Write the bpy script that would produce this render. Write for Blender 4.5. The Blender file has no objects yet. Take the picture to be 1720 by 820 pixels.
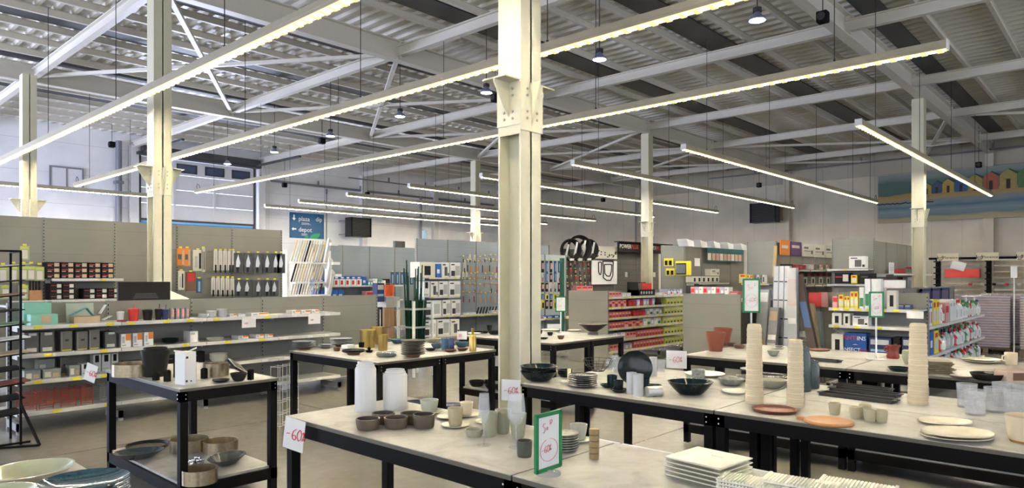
import bpy, math, random
from mathutils import Vector, Matrix
random.seed(7)
sc = bpy.context.scene
col = sc.collection
PI = math.pi
# ---------------------------------------------------------------- camera, world, exposure
F, CX, HY, CH = 1160.0, 860.0, 465.0, 1.65          # focal length (px of 1720), centre column, horizon row, eye height
YAW = math.radians(42.42); CA, SA = math.cos(YAW), math.sin(YAW)
cam = bpy.data.cameras.new('camera'); camo = bpy.data.objects.new('camera', cam); col.objects.link(camo)
camo.location = (0, 0, CH); camo.rotation_euler = (PI/2, 0, YAW - PI/2)
cam.sensor_width = 36; cam.lens = F/1720*36; cam.shift_y = 55/1720; cam.clip_end = 200; cam.clip_start = .05
sc.camera = camo
w = bpy.data.worlds.new('world'); sc.world = w; w.use_nodes = True
w.node_tree.nodes['Background'].inputs[0].default_value = (.62, .74, 1, 1)
w.node_tree.nodes['Background'].inputs[1].default_value = 1.2
sc.view_settings.view_transform = 'Standard'; sc.view_settings.look = 'None'
sc.view_settings.gamma = 1; sc.view_settings.use_curve_mapping = False
sc.view_settings.exposure = 0.56
STRIP_E, BAY_E = 300.0, 30.0
def area(name, loc, rot, sx, sy, e, c):
    l = bpy.data.lights.new(name, 'AREA'); l.shape = 'RECTANGLE'; l.size = sx; l.size_y = sy; l.energy = e; l.color = c
    o = bpy.data.objects.new(name, l); col.objects.link(o); o.location = loc; o.rotation_euler = rot; return o
# daylight through the shop front behind the left wall and through the open delivery door; the other two are added fill
area('daylight_shopfront', (-5.8, 20.5, 2.9), (0, -PI/2, 0), 4.2, 8, 1500, (.64, .71, 1))
area('fill_behind_camera', (-5.8, 3, 2.9), (0, -PI/2, 0), 4.2, 15, 240, (1, .95, .86))  # unseen fill added behind the camera to lift upright faces and ceiling
area('fill_side', (9, -8.8, 2.9), (PI/2, 0, 0), 26, 4.2, 290, (1, .95, .86))  # unseen fill added from the side to brighten the shelf fronts
area('daylight_delivery_door', (11.4, 28.2, 2.4), (-PI/2, 0, 0), 4.4, 3.2, 1900, (.66, .73, 1))
try:
    sc.cycles.use_denoising = True; sc.cycles.denoiser = 'OPENIMAGEDENOISE'
    sc.cycles.max_bounces = 7; sc.cycles.diffuse_bounces = 5; sc.cycles.glossy_bounces = 3; sc.cycles.transmission_bounces = 6
    sc.cycles.transparent_max_bounces = 8; sc.cycles.sample_clamp_indirect = 6; sc.cycles.caustics_reflective = False; sc.cycles.caustics_refractive = False
except Exception: pass

# ---------------------------------------------------------------- picture geometry of the place
def G(px, py, z=.87):
    D = F*(CH-z)/(py-HY); l = (px-CX)*D/F
    return (CA*D+SA*l, SA*D-CA*l)
def DD(x, y): return CA*x+SA*y
def XY(px, Y):                      # x on the plane y = Y
    k = (px-CX)/F; D = Y/(SA-CA*k); return CA*D+SA*k*D
def YX(px, X):                      # y on the plane x = X
    k = (px-CX)/F; D = X/(CA+SA*k); return SA*D-CA*k*D
def ZZ(py, x, y): return CH-(py-HY)*DD(x, y)/F

# ---------------------------------------------------------------- materials
MC = {}
def mat(c, rough=.5, metal=0., noise=.06, nscale=12., bump=0., emit=0., trans=0., ior=1.45, alpha=1., coat=0., spec=.5):
    key = (tuple(c), rough, metal, noise, nscale, bump, emit, trans, alpha, coat, spec)
    if key in MC: return MC[key]
    m = bpy.data.materials.new('m%d' % len(MC)); m.use_nodes = True; nt = m.node_tree; b = nt.nodes['Principled BSDF']
    b.inputs['Roughness'].default_value = rough; b.inputs['Metallic'].default_value = metal
    b.inputs['IOR'].default_value = ior; b.inputs['Transmission Weight'].default_value = trans; b.inputs['Alpha'].default_value = alpha
    b.inputs['Coat Weight'].default_value = coat; b.inputs['Specular IOR Level'].default_value = spec
    tc = nt.nodes.new('ShaderNodeTexCoord'); nz = nt.nodes.new('ShaderNodeTexNoise'); nz.inputs['Scale'].default_value = nscale
    nt.links.new(tc.outputs['Object'], nz.inputs['Vector'])
    mx = nt.nodes.new('ShaderNodeMix'); mx.data_type = 'RGBA'
    mx.inputs[6].default_value = (*[max(0, v*(1-noise)) for v in c], 1); mx.inputs[7].default_value = (*[min(1, v*(1+noise)) for v in c], 1)
    nt.links.new(nz.outputs['Fac'], mx.inputs[0]); nt.links.new(mx.outputs[2], b.inputs['Base Color'])
    if bump:
        bp = nt.nodes.new('ShaderNodeBump'); bp.inputs['Strength'].default_value = bump; bp.inputs['Distance'].default_value = .01
        nt.links.new(nz.outputs['Fac'], bp.inputs['Height']); nt.links.new(bp.outputs[0], b.inputs['Normal'])
    if emit:
        b.inputs['Emission Color'].default_value = (*c, 1); b.inputs['Emission Strength'].default_value = emit
    MC[key] = m; return m
def newmat(name):
    m = bpy.data.materials.new(name); m.use_nodes = True; return m, m.node_tree, m.node_tree.nodes['Principled BSDF']
def N(nt, t, **kw):
    n = nt.nodes.new('ShaderNode'+t)
    for k, v in kw.items():
        if k.startswith('i_'): n.inputs[int(k[2:])].default_value = v
        else: setattr(n, k, v)
    return n
def math_(nt, op, a, b=None):
    n = N(nt, 'Math', operation=op)
    for i, v in enumerate((a, b)):
        if v is None: continue
        if hasattr(v, 'links') or hasattr(v, 'is_linked'): nt.links.new(v, n.inputs[i])
        else: n.inputs[i].default_value = v
    return n.outputs[0]
def ramp(nt, fac, stops):
    r = N(nt, 'ValToRGB'); e = r.color_ramp.elements
    while len(e) > 1: e.remove(e[-1])
    e[0].position = stops[0][0]; e[0].color = (*stops[0][1], 1)
    for p, c in stops[1:]:
        q = e.new(p); q.color = (*c, 1)
    nt.links.new(fac, r.inputs[0]); return r.outputs[0]
def seams(nt, coord, pitch, width):           # 1 on a thin seam line, 0 elsewhere
    f = math_(nt, 'FRACT', math_(nt, 'DIVIDE', coord, pitch)); return math_(nt, 'LESS_THAN', f, width/pitch)
def panel_mat(name, c, axis, pitch, width=.012, dark=.55, rough=.6, second=None):
    m, nt, b = newmat(name); tc = N(nt, 'TexCoord'); sp = N(nt, 'SeparateXYZ'); nt.links.new(tc.outputs['Object'], sp.inputs[0])
    s = seams(nt, sp.outputs[axis], pitch, width)
    if second: s = math_(nt, 'MAXIMUM', s, seams(nt, sp.outputs[second[0]], second[1], width))
    nz = N(nt, 'TexNoise'); nz.inputs['Scale'].default_value = 1.3; nt.links.new(tc.outputs['Object'], nz.inputs[0])
    base = ramp(nt, nz.outputs['Fac'], [(.3, [v*.93 for v in c]), (.7, [min(1, v*1.05) for v in c])])
    mx = N(nt, 'Mix', data_type='RGBA'); nt.links.new(s, mx.inputs[0]); nt.links.new(base, mx.inputs[6]); mx.inputs[7].default_value = (*[v*dark for v in c], 1)
    nt.links.new(mx.outputs[2], b.inputs['Base Color']); b.inputs['Roughness'].default_value = rough
    return m
# polished concrete floor with sawn joints
def floor_mat():
    m, nt, b = newmat('polished_concrete'); tc = N(nt, 'TexCoord'); o = tc.outputs['Object']
    n1 = N(nt, 'TexNoise'); n1.inputs['Scale'].default_value = .55; n1.inputs['Detail'].default_value = 6; nt.links.new(o, n1.inputs[0])
    n2 = N(nt, 'TexNoise'); n2.inputs['Scale'].default_value = 9; n2.inputs['Detail'].default_value = 6; nt.links.new(o, n2.inputs[0])
    f = math_(nt, 'ADD', math_(nt, 'MULTIPLY', n1.outputs['Fac'], .65), math_(nt, 'MULTIPLY', n2.outputs['Fac'], .35))
    base = ramp(nt, f, [(.3, (.20, .188, .155)), (.5, (.25, .236, .198)), (.7, (.30, .285, .245))])
    sp = N(nt, 'SeparateXYZ'); nt.links.new(o, sp.inputs[0])
    s = math_(nt, 'MAXIMUM', seams(nt, sp.outputs[0], 4.75, .014), seams(nt, sp.outputs[1], 3.7, .014))
    mx = N(nt, 'Mix', data_type='RGBA'); nt.links.new(s, mx.inputs[0]); nt.links.new(base, mx.inputs[6]); mx.inputs[7].default_value = (.12, .11, .09, 1)
    nt.links.new(mx.outputs[2], b.inputs['Base Color'])
    b.inputs['Roughness'].default_value = .24
    return m
def table_mat():
    m, nt, b = newmat('pale_stone_laminate'); tc = N(nt, 'TexCoord'); o = tc.outputs['Object']
    n1 = N(nt, 'TexNoise'); n1.inputs['Scale'].default_value = 4.5; n1.inputs['Detail'].default_value = 9; n1.inputs['Roughness'].default_value = .65; n1.inputs['Distortion'].default_value = .8
    nt.links.new(o, n1.inputs[0])
    nt.links.new(ramp(nt, n1.outputs['Fac'], [(.3, (.27, .265, .24)), (.46, (.40, .395, .365)), (.54, (.44, .435, .405)), (.7, (.52, .515, .485))]), b.inputs['Base Color'])
    b.inputs['Roughness'].default_value = .42; return m
BLACK = mat((.006, .006, .006), .6, spec=.12); DKEDGE = mat((.13, .12, .085), .5); COLP = mat((.70, .67, .50), .45, noise=.03)
STEEL = mat((.70, .67, .59), .45, noise=.04); GOND = mat((.42, .425, .40), .5, noise=.03); LIP = mat((.68, .68, .64), .4); DARKG = mat((.055, .058, .06), .6)
GONDD = mat((.17, .175, .175), .55); WHITE = mat((.82, .82, .79), .45); YEL = mat((.85, .72, .05), .5); RED = mat((.62, .03, .03), .5); GRN = mat((.02, .22, .07), .35)
TTOP = table_mat(); SLOT = mat((.03, .03, .03), .7); CREAM = mat((.80, .67, .44), .55, noise=.04); TEAL = mat((.006, .02, .026), .1, noise=.5, nscale=60)
DTEAL = mat((.008, .015, .016), .16, noise=.6, nscale=40, spec=.4); BRASS = mat((.62, .43, .13), .3, .85); INK = mat((.7, .04, .06), .6); BLUEB = mat((.02, .12, .45), .45)
GLASS = mat((.85, .88, .88), .04, noise=0, alpha=.2, coat=.6); CUTG = mat((.85, .88, .88), .06, noise=.3, nscale=60, alpha=.25, bump=.8); SMOKE = mat((.10, .12, .12), .06, alpha=.72, noise=.02); CHROME = mat((.8, .8, .8), .12, 1.)
KRAFT = mat((.42, .27, .15), .7); PAPER = mat((.86, .86, .84), .6, noise=.02); ORANGE = mat((.8, .25, .04), .5); MINT = mat((.25, .58, .46), .5)

# ---------------------------------------------------------------- mesh building
class MB:
    def __init__(s): s.v = []; s.f = []; s.m = []; s.s = []; s.T = None
    def add(s, vs, fs, m=0, sm=False):
        n = len(s.v)
        s.v += [tuple(s.T @ Vector(v)) for v in vs] if s.T else [tuple(v) for v in vs]
        for f in fs: s.f.append([i+n for i in f]); s.m.append(m); s.s.append(sm)
        return s
    def box(s, x0, y0, z0, x1, y1, z1, m=0):
        vs = [(x0,y0,z0),(x1,y0,z0),(x1,y1,z0),(x0,y1,z0),(x0,y0,z1),(x1,y0,z1),(x1,y1,z1),(x0,y1,z1)]
        return s.add(vs, [(3,2,1,0),(4,5,6,7),(0,1,5,4),(1,2,6,5),(2,3,7,6),(3,0,4,7)], m)
    def bar(s, p0, p1, w, h, m=0):           # rectangular bar between two points, h measured upward (roughly)
        a, b = Vector(p0), Vector(p1); d = (b-a).normalized(); up = Vector((0,0,1)) if abs(d.z) < .95 else Vector((0,1,0))
        sx = d.cross(up).normalized(); uz = sx.cross(d)
        vs = [p + sx*i*w/2 + uz*j*h/2 for p in (a, b) for i, j in ((-1,-1),(1,-1),(1,1),(-1,1))]
        return s.add(vs, [(0,1,2,3),(7,6,5,4),(0,4,5,1),(1,5,6,2),(2,6,7,3),(3,7,4,0)], m)
    def cyl(s, p0, p1, r0, r1=None, n=12, m=0, caps=True, sm=True):
        r1 = r0 if r1 is None else r1; a, b = Vector(p0), Vector(p1); d = (b-a).normalized()
        u = d.orthogonal().normalized(); v = d.cross(u)
        vs = [a+(u*math.cos(2*PI*i/n)+v*math.sin(2*PI*i/n))*r0 for i in range(n)]+[b+(u*math.cos(2*PI*i/n)+v*math.sin(2*PI*i/n))*r1 for i in range(n)]
        s.add(vs, [(i, (i+1) % n, n+(i+1) % n, n+i) for i in range(n)], m, sm)
        if caps: s.add(vs[:n], [tuple(range(n))[::-1]], m); s.add(vs[n:], [tuple(range(n))], m)
        return s
    def lathe(s, prof, n=28, m=0, c=(0,0,0), sx=1., sy=1., wob=None, mats=None):
        cx, cy, cz = c; vs = []
        for r, z in prof:
            for i in range(n):
                a = 2*PI*i/n; k = 1+(wob(a, r, z) if wob else 0)
                vs.append((cx+r*k*sx*math.cos(a), cy+r*k*sy*math.sin(a), cz+z))
        for j in range(len(prof)-1):
            s.add([], [], m)
            for i in range(n):
                s.f.append([len(s.v)+j*n+i, len(s.v)+j*n+(i+1) % n, len(s.v)+(j+1)*n+(i+1) % n, len(s.v)+(j+1)*n+i])
                s.m.append(mats[j] if mats else m); s.s.append(True)
        s.v += [tuple(s.T @ Vector(v)) for v in vs] if s.T else vs
        return s
    def tube(s, pts, r, n=5, m=0):
        for a, b in zip(pts, pts[1:]): s.cyl(a, b, r, n=n, m=m, caps=True, sm=n > 5)
        return s
    def prism(s, poly, y0, y1, m=0):         # polygon in x,z extruded along y
        n = len(poly); vs = [(x, y0, z) for x, z in poly]+[(x, y1, z) for x, z in poly]
        return s.add(vs, [tuple(range(n)), tuple(range(2*n-1, n-1, -1))]+[(i+n, (i+1) % n+n, (i+1) % n, i) for i in range(n)], m)
    def zprism(s, poly, z0, z1, m=0):
        n = len(poly); vs = [(x, y, z0) for x, y in poly]+[(x, y, z1) for x, y in poly]
        return s.add(vs, [tuple(range(n-1, -1, -1)), tuple(range(n, 2*n))]+[(i, (i+1) % n, (i+1) % n+n, i+n) for i in range(n)], m)
    def mesh(s, name, mats):
        me = bpy.data.meshes.new(name); me.from_pydata(s.v, [], s.f)
        for m in (mats if isinstance(mats, (list, tuple)) else [mats]): me.materials.append(m)
        me.polygons.foreach_set('material_index', s.m); me.polygons.foreach_set('use_smooth', s.s); me.update()
        if any(s.s): me.set_sharp_from_angle(angle=math.radians(38))
        return me
    def build(s, name, mats, parent=None, loc=None, rz=0, bevel=0):
        return link(name, s.mesh(name, mats), parent, loc, rz, bevel)
def link(name, me, parent=None, loc=None, rz=0, bevel=0):
    o = bpy.data.objects.new(name, me); col.objects.link(o)
    if parent: o.parent = parent
    if loc: o.location = loc
    if rz: o.rotation_euler = (0, 0, rz)
    if bevel:
        b = o.modifiers.new('bevel', 'BEVEL'); b.width = bevel; b.segments = 2; b.limit_method = 'ANGLE'
    return o
def tag(o, label, cat, group=None, kind=None):
    o['label'] = label; o['category'] = cat
    if group: o['group'] = group
    if kind: o['kind'] = kind
    return o
def struct(o): o['kind'] = 'structure'; return o
def thing(name, label, cat, loc=(0,0,0), rz=0, group=None):
    o = bpy.data.objects.new(name, None); o.empty_display_size = .1; col.objects.link(o); o.location = loc; o.rotation_euler = (0,0,rz)
    return tag(o, label, cat, group)
def dup(o, loc=None, rz=None, label=None, group=None, parent=None):
    c = o.copy(); col.objects.link(c)
    if parent: c.parent = parent
    if loc is not None: c.location = loc
    if rz is not None: c.rotation_euler = (0, 0, rz)
    if label: c['label'] = label
    if group: c['group'] = group
    for ch in o.children: dup(ch, parent=c)
    return c
def curve_poly(pts, n=6): return pts
GL = {'-': [[(0,.45),(.4,.5)]], '6': [[(.5,1),(.2,.8),(.05,.4),(.15,.08),(.4,0),(.55,.2),(.45,.42),(.2,.42),(.06,.25)]],
      '0': [[(.3,1),(.08,.7),(.05,.3),(.25,0),(.5,.15),(.58,.6),(.45,.95),(.3,1)]], '2': [[(.05,.8),(.25,1),(.5,.85),(.45,.5),(.05,0),(.6,.05)]],
      '%': [[(.05,.75),(.15,.85),(.22,.7),(.08,.68)],[(.35,1.),(.05,.05)],[(.25,.3),(.38,.35),(.4,.15),(.25,.12),(.25,.3)]],
      'S': [[(.5,.95),(.2,1),(.08,.75),(.4,.5),(.45,.2),(.2,0),(.02,.12)]], 'o': [[(.2,.1),(.05,.28),(.2,.45),(.35,.3),(.2,.1)]], 'D': [[(.1,.5),(.1,1),(.4,.95),(.45,.7),(.1,.5)]]}
def scribble(mb, text, x, z, h, y, r, m=0, slope=0., adv=.62):
    for i, c in enumerate(text):
        for st in GL[c]:
            mb.tube([(x+(i*adv+px_)*h, y, z+pz*h+slope*(i*adv+px_)*h) for px_, pz in st], r, 4, m)
def text_obj(name, s, size, parent, loc, m, ext=.002, align='CENTER', rot=(PI/2,0,0)):
    cu = bpy.data.curves.new(name, 'FONT'); cu.body = s; cu.size = size; cu.extrude = ext; cu.align_x = align; cu.resolution_u = 2
    tmp = bpy.data.objects.new(name, cu); col.objects.link(tmp); dg = bpy.context.evaluated_depsgraph_get(); dg.update()
    me = bpy.data.meshes.new_from_object(tmp.evaluated_get(dg)); bpy.data.objects.remove(tmp); me.materials.clear(); me.materials.append(m)
    o = bpy.data.objects.new(name, me); col.objects.link(o); o.parent = parent; o.location = loc; o.rotation_euler = rot
    return o

# ================================================================ THE BUILDING
X0, X1, Y0, Y1, ZR = -6.0, 30.5, -9.0, 26.6, 6.76
YF = (4.13, 11.48, 19.0); XB = (4.35, 9.05, 13.8, 18.85, 23.2, 27.9)
struct(MB().box(X0, Y0, -.15, X1, Y1, 0).build('floor', floor_mat()))
LW = panel_mat('white_liner_panel', (.84, .84, .85), 2, 1.02, .014, .72, second=(0, 4.75))
FW = panel_mat('warm_liner_panel', (.66, .60, .48), 1, 1.0, .014, .74)
FWU = panel_mat('upper_liner_panel', (.46, .43, .35), 1, 1.0, .02, .7)
mb = MB().box(X0, Y1, 0, 9.2, Y1+.2, ZR).box(9.2, Y1, 5.95, 13.6, Y1+.2, ZR).box(13.6, Y1, 0, X1, Y1+.2, ZR)
struct(mb.build('wall_left', LW))
struct(MB().box(X1, Y0, 0, X1+.2, Y1, 5.85).build('wall_back', FW))
struct(MB().box(X1-.06, Y0, 5.72, X1+.2, Y1, ZR).build('trim_1', FWU))
struct(MB().box(X0, Y0-.2, 0, X1, Y0, .8).box(X0, Y0-.2, 5.0, X1, Y0, ZR).box(X0, Y0-.2, .8, -4, Y0, 5).box(22, Y0-.2, .8, X1, Y0, 5).build('wall_right', FW))
# shop front wall behind the camera: openings for the daylight and the added fill
struct(MB().box(X0-.2, Y0, 0, X0, -4.5, ZR).box(X0-.2, -4.5, 0, X0, 10.5, .8).box(X0-.2, -4.5, 5.0, X0, 10.5, ZR).box(X0-.2, 10.5, 0, X0, 16.5, ZR).box(X0-.2, 16.5, 0, X0, 24, .8).box(X0-.2, 16.5, 5.0, X0, 24, ZR).box(X0-.2, 24, 0, X0, Y1, ZR).build('wall_front', LW))
# profiled roof deck: troughs run along y
mb = MB(); x = X0; pts = []
while x < X1:
    pts += [(x, ZR), (x+.17, ZR), (x+.2, ZR-.055), (x+.27, ZR-.055)]; x += .30
pts.append((x, ZR)); n = len(pts)
mb.add([(a, Y0, z) for a, z in pts]+[(a, Y1+.2, z) for a, z in pts], [(i, i+1, n+i+1, n+i) for i in range(n-1)])
mb.box(X0, Y0, ZR+.04, X1, Y1+.2, ZR+.2)
DECK = mat((.70, .665, .58), .42, noise=.03)
struct(mb.build('ceiling', DECK))
# dark roof strips between purlins
DSTRIP = mat((.045, .05, .052), .55)
for i, (ya, yb) in enumerate(((3.55, 3.98), (6.5, 7.1), (9.5, 10.1), (12.5, 13.1), (15.35, 16.0), (18.4, 19.1), (21.5, 22.1), (.4, 1.0), (-2.6, -2.1))):
    struct(MB().box(X0, ya, ZR-.09, X1, yb, ZR-.06).build('trim_%d' % (i+2), DSTRIP))
def ibeam(p0, p1, h, wd, name, label, group, tf=.022, m=STEEL):       # top of beam at the z of the points
    a, b = Vector(p0), Vector(p1); mb = MB()
    for dz, w_, t_ in ((-tf/2, wd, tf), (-h+tf/2, wd, tf), (-h/2, .014, h-2*tf)):
        mb.bar(a+Vector((0,0,dz)), b+Vector((0,0,dz)), w_, t_)
    o = mb.build(name, m); o['kind'] = 'structure'; return o
for j, yf in enumerate(YF):
    ibeam((X0, yf, 6.56), (X1, yf, 6.56), .42, .2, 'roof_beam', '', '')
    mb = MB()
    for xb in XB: mb.box(xb-.01, yf-.1, 6.15, xb+.01, yf+.1, 6.55)
    struct(mb.build('roof_beam_stiffener', STEEL))
ys = (Y0,)+YF+(Y1,)
for xb in XB:
    for a, b in zip(ys, ys[1:]):
        ibeam((xb, a+.02, 6.46), (xb, b-.02, 6.46), .22, .13, 'cross_beam', '', '')
yy = 3.05
pl = [-3.9, -2.9, -1.8, -.9, 0, 1.05, 2.05, 3.05, 5.1, 6.1, 7.25, 8.1, 9.2, 10.35, 12.3, 13.35, 14.3, 15.2, 16.2, 17.2, 18.2, 20.1, 21.2, 22.3, 23.3, 24.3, 25.4]
for y in pl:
    mb = MB().box(X0, y-.03, 6.69, X1, y+.03, 6.70).box(X0, y-.005, 6.565, X1, y+.005, 6.7).box(X0, y-.035, 6.56, X1, y+.035, 6.572)
    struct(mb.build('purlin', STEEL))
def brace(x0, y0, x1, y1, w_=.09):
    o = MB().bar((x0, y0, 6.3), (x1, y1, 6.3), w_, .07).build('roof_brace', STEEL); struct(o)
for a, b in zip(XB, XB[1:]):
    brace(a, YF[1], b, YF[2]); brace(a, YF[2], b, YF[1], .07)
brace(XB[4], YF[0], 30.4, 6.2); brace(XB[4], YF[1], 27.9, YF[0], .07); brace(XB[4], YF[0], 27.9, -3.3); brace(27.9, YF[1], 30.4, 8)
# columns ----------------------------------------------------------------
def column(x, y, h=.27, full=True, box_from=2.9):
    mb = MB(); r = h/2
    mb.box(x-r, y-r, 0, x+r, y-r+.02, 6.15).box(x-r, y+r-.02, 0, x+r, y+r, 6.15).box(x-.008, y-r, 0, x+.008, y+r, 6.15)
    mb.box(x-r, y-r+.02, box_from, x-r+.012, y+r-.02, 6.15).box(x+r-.012, y-r+.02, box_from, x+r, y+r-.02, 6.15)
    mb.box(x-r-.06, y-r-.06, 0, x+r+.06, y+r+.06, .02)
    # bolted bracket collar
    zb, zt = 2.98, 3.36
    mb.box(x-r-.012, y-r-.004, zb, x-r, y+r+.004, zt).box(x+r, y-r-.004, zb, x+r+.012, y+r+.004, zt)
    mb.box(x-r-.012, y-r-.014, zb-.05, x+r+.012, y-r-.002, zt)
    for s_ in (-1, 1):
        e = x+s_*r; mb.box(min(e, e+s_*.2), y-r, zt, max(e, e+s_*.2), y+r, zt+.014)
        pr = [(e, zt), (e+s_*.2, zt), (e+s_*.2, zt-.03), (e, zb+.06)]
        if s_ > 0: pr = pr[::-1]
        mb.prism(pr, y-.006, y+.006)
    mb.add([(x-.006, y-r-.014, zt), (x-.006, y-r-.11, zt), (x-.006, y-r-.014, zb), (x+.006, y-r-.014, zt), (x+.006, y-r-.11, zt), (x+.006, y-r-.014, zb)], [(0,1,2),(5,4,3),(0,3,4,1),(1,4,5,2)])
    o = mb.build('column', COLP); struct(o)
    bb = MB()
    for zz in (zb+.06, zb+.12, zt-.12, zt-.06):
        for dy in (-.05, .05):
            bb.cyl((x-r-.012, y+dy, zz), (x-r-.024, y+dy, zz), .012, n=6, sm=False); bb.cyl((x+dy*1.3, y-r-.014, zz), (x+dy*1.3, y-r-.025, zz), .011, n=6, sm=False)
    struct(bb.build('column_bolts', mat((.5, .47, .36), .4, .3)))
for cx_, cy_ in ((4.62, 4.13), (4.3, 11.48), (4.1, 18.4), (18.95, 11.55), (19.9, 4.2), (18.9, 19.2)): column(cx_, cy_)
for cx_ in (XB[0], XB[1], 13.85, 18.85, 23.2):
    struct(MB().box(cx_-.14, Y1-.22, 0, cx_+.14, Y1, 6.3).build('column', mat((.66, .66, .64), .5)))
for y in (-3.3, YF[0], YF[1], YF[2]):
    struct(MB().box(X1-.24, y-.13, 0, X1, y+.13, 6.3).build('column', mat((.6, .55, .44), .5)))
# downpipe, service pipes --------------------------------------------------
PIPE = mat((.22, .23, .25), .5, .3)
o = MB().cyl((8.55, Y1-.16, 0), (8.55, Y1-.16, 6.4), .1, n=12).box(8.42, Y1-.28, 4.9, 8.68, Y1, 5.0).box(8.42, Y1-.28, 3.2, 8.68, Y1, 3.3).build('downpipe', PIPE)
tag(o, 'grey drainpipe running down the white wall left of the delivery door', 'pipe')
def pipe(name, pts, r, label, group=None):
    mb = MB(); mb.tube(pts, r, 8)
    for a, b in zip(pts, pts[1:]):
        va, vb = Vector(a), Vector(b); L = (vb-va).length
        for k in range(1, int(L/2.2)+1):
            p = va.lerp(vb, k*2.2/L if k*2.2 < L else 1); mb.box(p.x-.03, p.y-.03, p.z, p.x+.03, p.y+.03, p.z+.22)
    return tag(mb.build(name, PIPE), label, 'pipe', group)
pipe('service_pipe', [(14.3, 26.5, 5.6), (27.5, 26.5, 5.6)], .05, 'upper horizontal grey service pipe along the wall above the blue sign')
pipe('service_pipe', [(17.5, 25.7, 6.0), (30.5, 25.7, 6.0)], .03, 'thin high service pipe running above the louvred heater')
pipe('service_pipe', [(16.95, 26.56, 3.1), (16.95, 26.56, 5.5)], .025, 'thin vertical pipe beside the blue sign, left of the heater')
pipe('service_pipe', [(30.1, 15, 6.25), (30.1, -6, 6.25)], .03, 'long thin pipe crossing the back wall above the seaside painting')
pipe('service_pipe', [(30.1, 19.0, 5.6), (30.1, 19.0, 0)], .04, 'dark vertical pipe down the back wall beside the steel column')
pipe('service_pipe', [(22.2, 26.4, 5.6), (22.2, 26.4, 0)], .06, 'dark vertical pipe near the corner of the pale side wall')
# delivery door: glazed sectional leaf, half raised --------------------------
t = thing('door_1', 'raised white sectional delivery door with a row of dark windows', 'door', (11.4, Y1-.1, 0)); struct(t); del t['category']; del t['label']
DW = mat((.72, .72, .74), .45)
mb = MB()
for k in range(4):
    z0 = 3.75+k*.56; mb.box(-2.15, -.02, z0+.01, 2.15, .03, z0+.55)
mb.box(-2.15, -.05, 3.69, 2.15, .04, 3.76, 1).box(-2.2, -.06, 3.6, -2.12, .06, 6, 1).box(2.12, -.06, 0, 2.2, .06, 6, 1).box(-1.0, -.045, 3.75, -.9, -.02, 5.4).box(.5, -.045, 3.75, .6, -.02, 5.4)
mb.build('door_leaf', [DW, DARKG], t)
for i in range(4):
    cx_ = -1.55+i*1.05
    a = MB().box(cx_-.38, -.035, 5.52, cx_+.38, -.018, 5.86).build('window_frame', mat((.03, .03, .035), .4), t, bevel=.012)
    MB().box(cx_-.33, -.04, 5.56, cx_+.33, -.034, 5.82).build('pane', mat((.05, .07, .13), .1), a)
MB().box(-2.3, -.35, 6.0, 2.3, -.02, 6.1).box(2.05, -3.6, 6.05, 2.15, -.1, 6.12).box(-2.15, -3.6, 6.05, -2.05, -.1, 6.12).box(-2.2, -.5, 6.1, 2.2, -.25, 6.3).build('door_track', DARKG, t)
mb = MB().box(9.25, 26.54, 3.0, 13.55, 26.57, 3.69).box(9.25, 26.52, 3.62, 13.55, 26.54, 3.69, 1).box(9.3, 26.52, 3.2, 9.5, 26.54, 3.55, 1)
tag(mb.build('awning_curtain', [mat((.03, .22, .55), .5, noise=.3, nscale=3), mat((.2, .5, .8), .5)]), 'bright blue curtain glimpsed below the raised delivery door', 'curtain')
# small vent grid on left wall
t = thing('wall_hatch', 'small pale framed hatch high on the white wall left of the drainpipe', 'hatch', (7.0, Y1-.02, 4.95))
MB().box(-.45, -.03, -.32, .45, 0, .32).build('hatch_panel', DW, t); MB().box(-.5, -.05, -.37, .5, -.02, -.32).box(-.5, -.05, .32, .5, -.02, .37).box(-.5, -.05, -.32, -.45, -.02, .32).box(.45, -.05, -.32, .5, -.02, .32).box(-.02, -.045, -.32, .02, -.03, .32).build('hatch_frame', PIPE, t)
# wayfinding sign ------------------------------------------------------------
t = thing('wayfinding_sign', 'blue hanging sign reading plaza and depot with white arrows', 'sign', (16.0, Y1-.025, 3.3))
mb = MB().box(-.82, -.02, 0, .82, .02, 1.08); mb.build('sign_board', mat((.008, .10, .24), .4, noise=.15, nscale=2), t)
W2 = mat((.85, .88, .9), .5)
text_obj('lettering', 'plaza', .27, t, (-.42, -.023, .74), W2, align='LEFT'); text_obj('lettering', 'depot', .27, t, (-.42, -.023, .28), W2, align='LEFT'); text_obj('lettering', 'dip', .27, t, (.4, -.023, .76), W2, align='LEFT')
MB().prism([(-.66,.98),(-.6,.98),(-.6,.84),(-.54,.84),(-.63,.74),(-.72,.84),(-.66,.84)][::-1], -.024, -.02).build('arrow', W2, t)
MB().prism([(-.74,.38),(-.66,.46),(-.66,.41),(-.52,.41),(-.52,.35),(-.66,.35),(-.66,.3)], -.024, -.02).build('arrow', W2, t)
for q_ in ((-.28, .64, .1, .66), (-.28, .59, .16, .605), (-.28, .17, 0, .19), (-.28, .12, -.06, .135)): MB().box(q_[0], -.023, q_[1], q_[2], -.02, q_[3]).build('small_print', W2, t)
LG_ = mat((.02, .35, .15), .5); MB().prism([(.1,0),(.18,.14),(.34,.22),(.64,.24),(.58,.1),(.46,0)][::-1], -.026, -.02).build('leaf_graphic', LG_, t); MB().prism([(-.15,.02),(-.06,.14),(.0,.16),(.08,.02)][::-1], -.026, -.02).build('leaf_graphic', mat((.02, .35, .15), .5), t)
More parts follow.
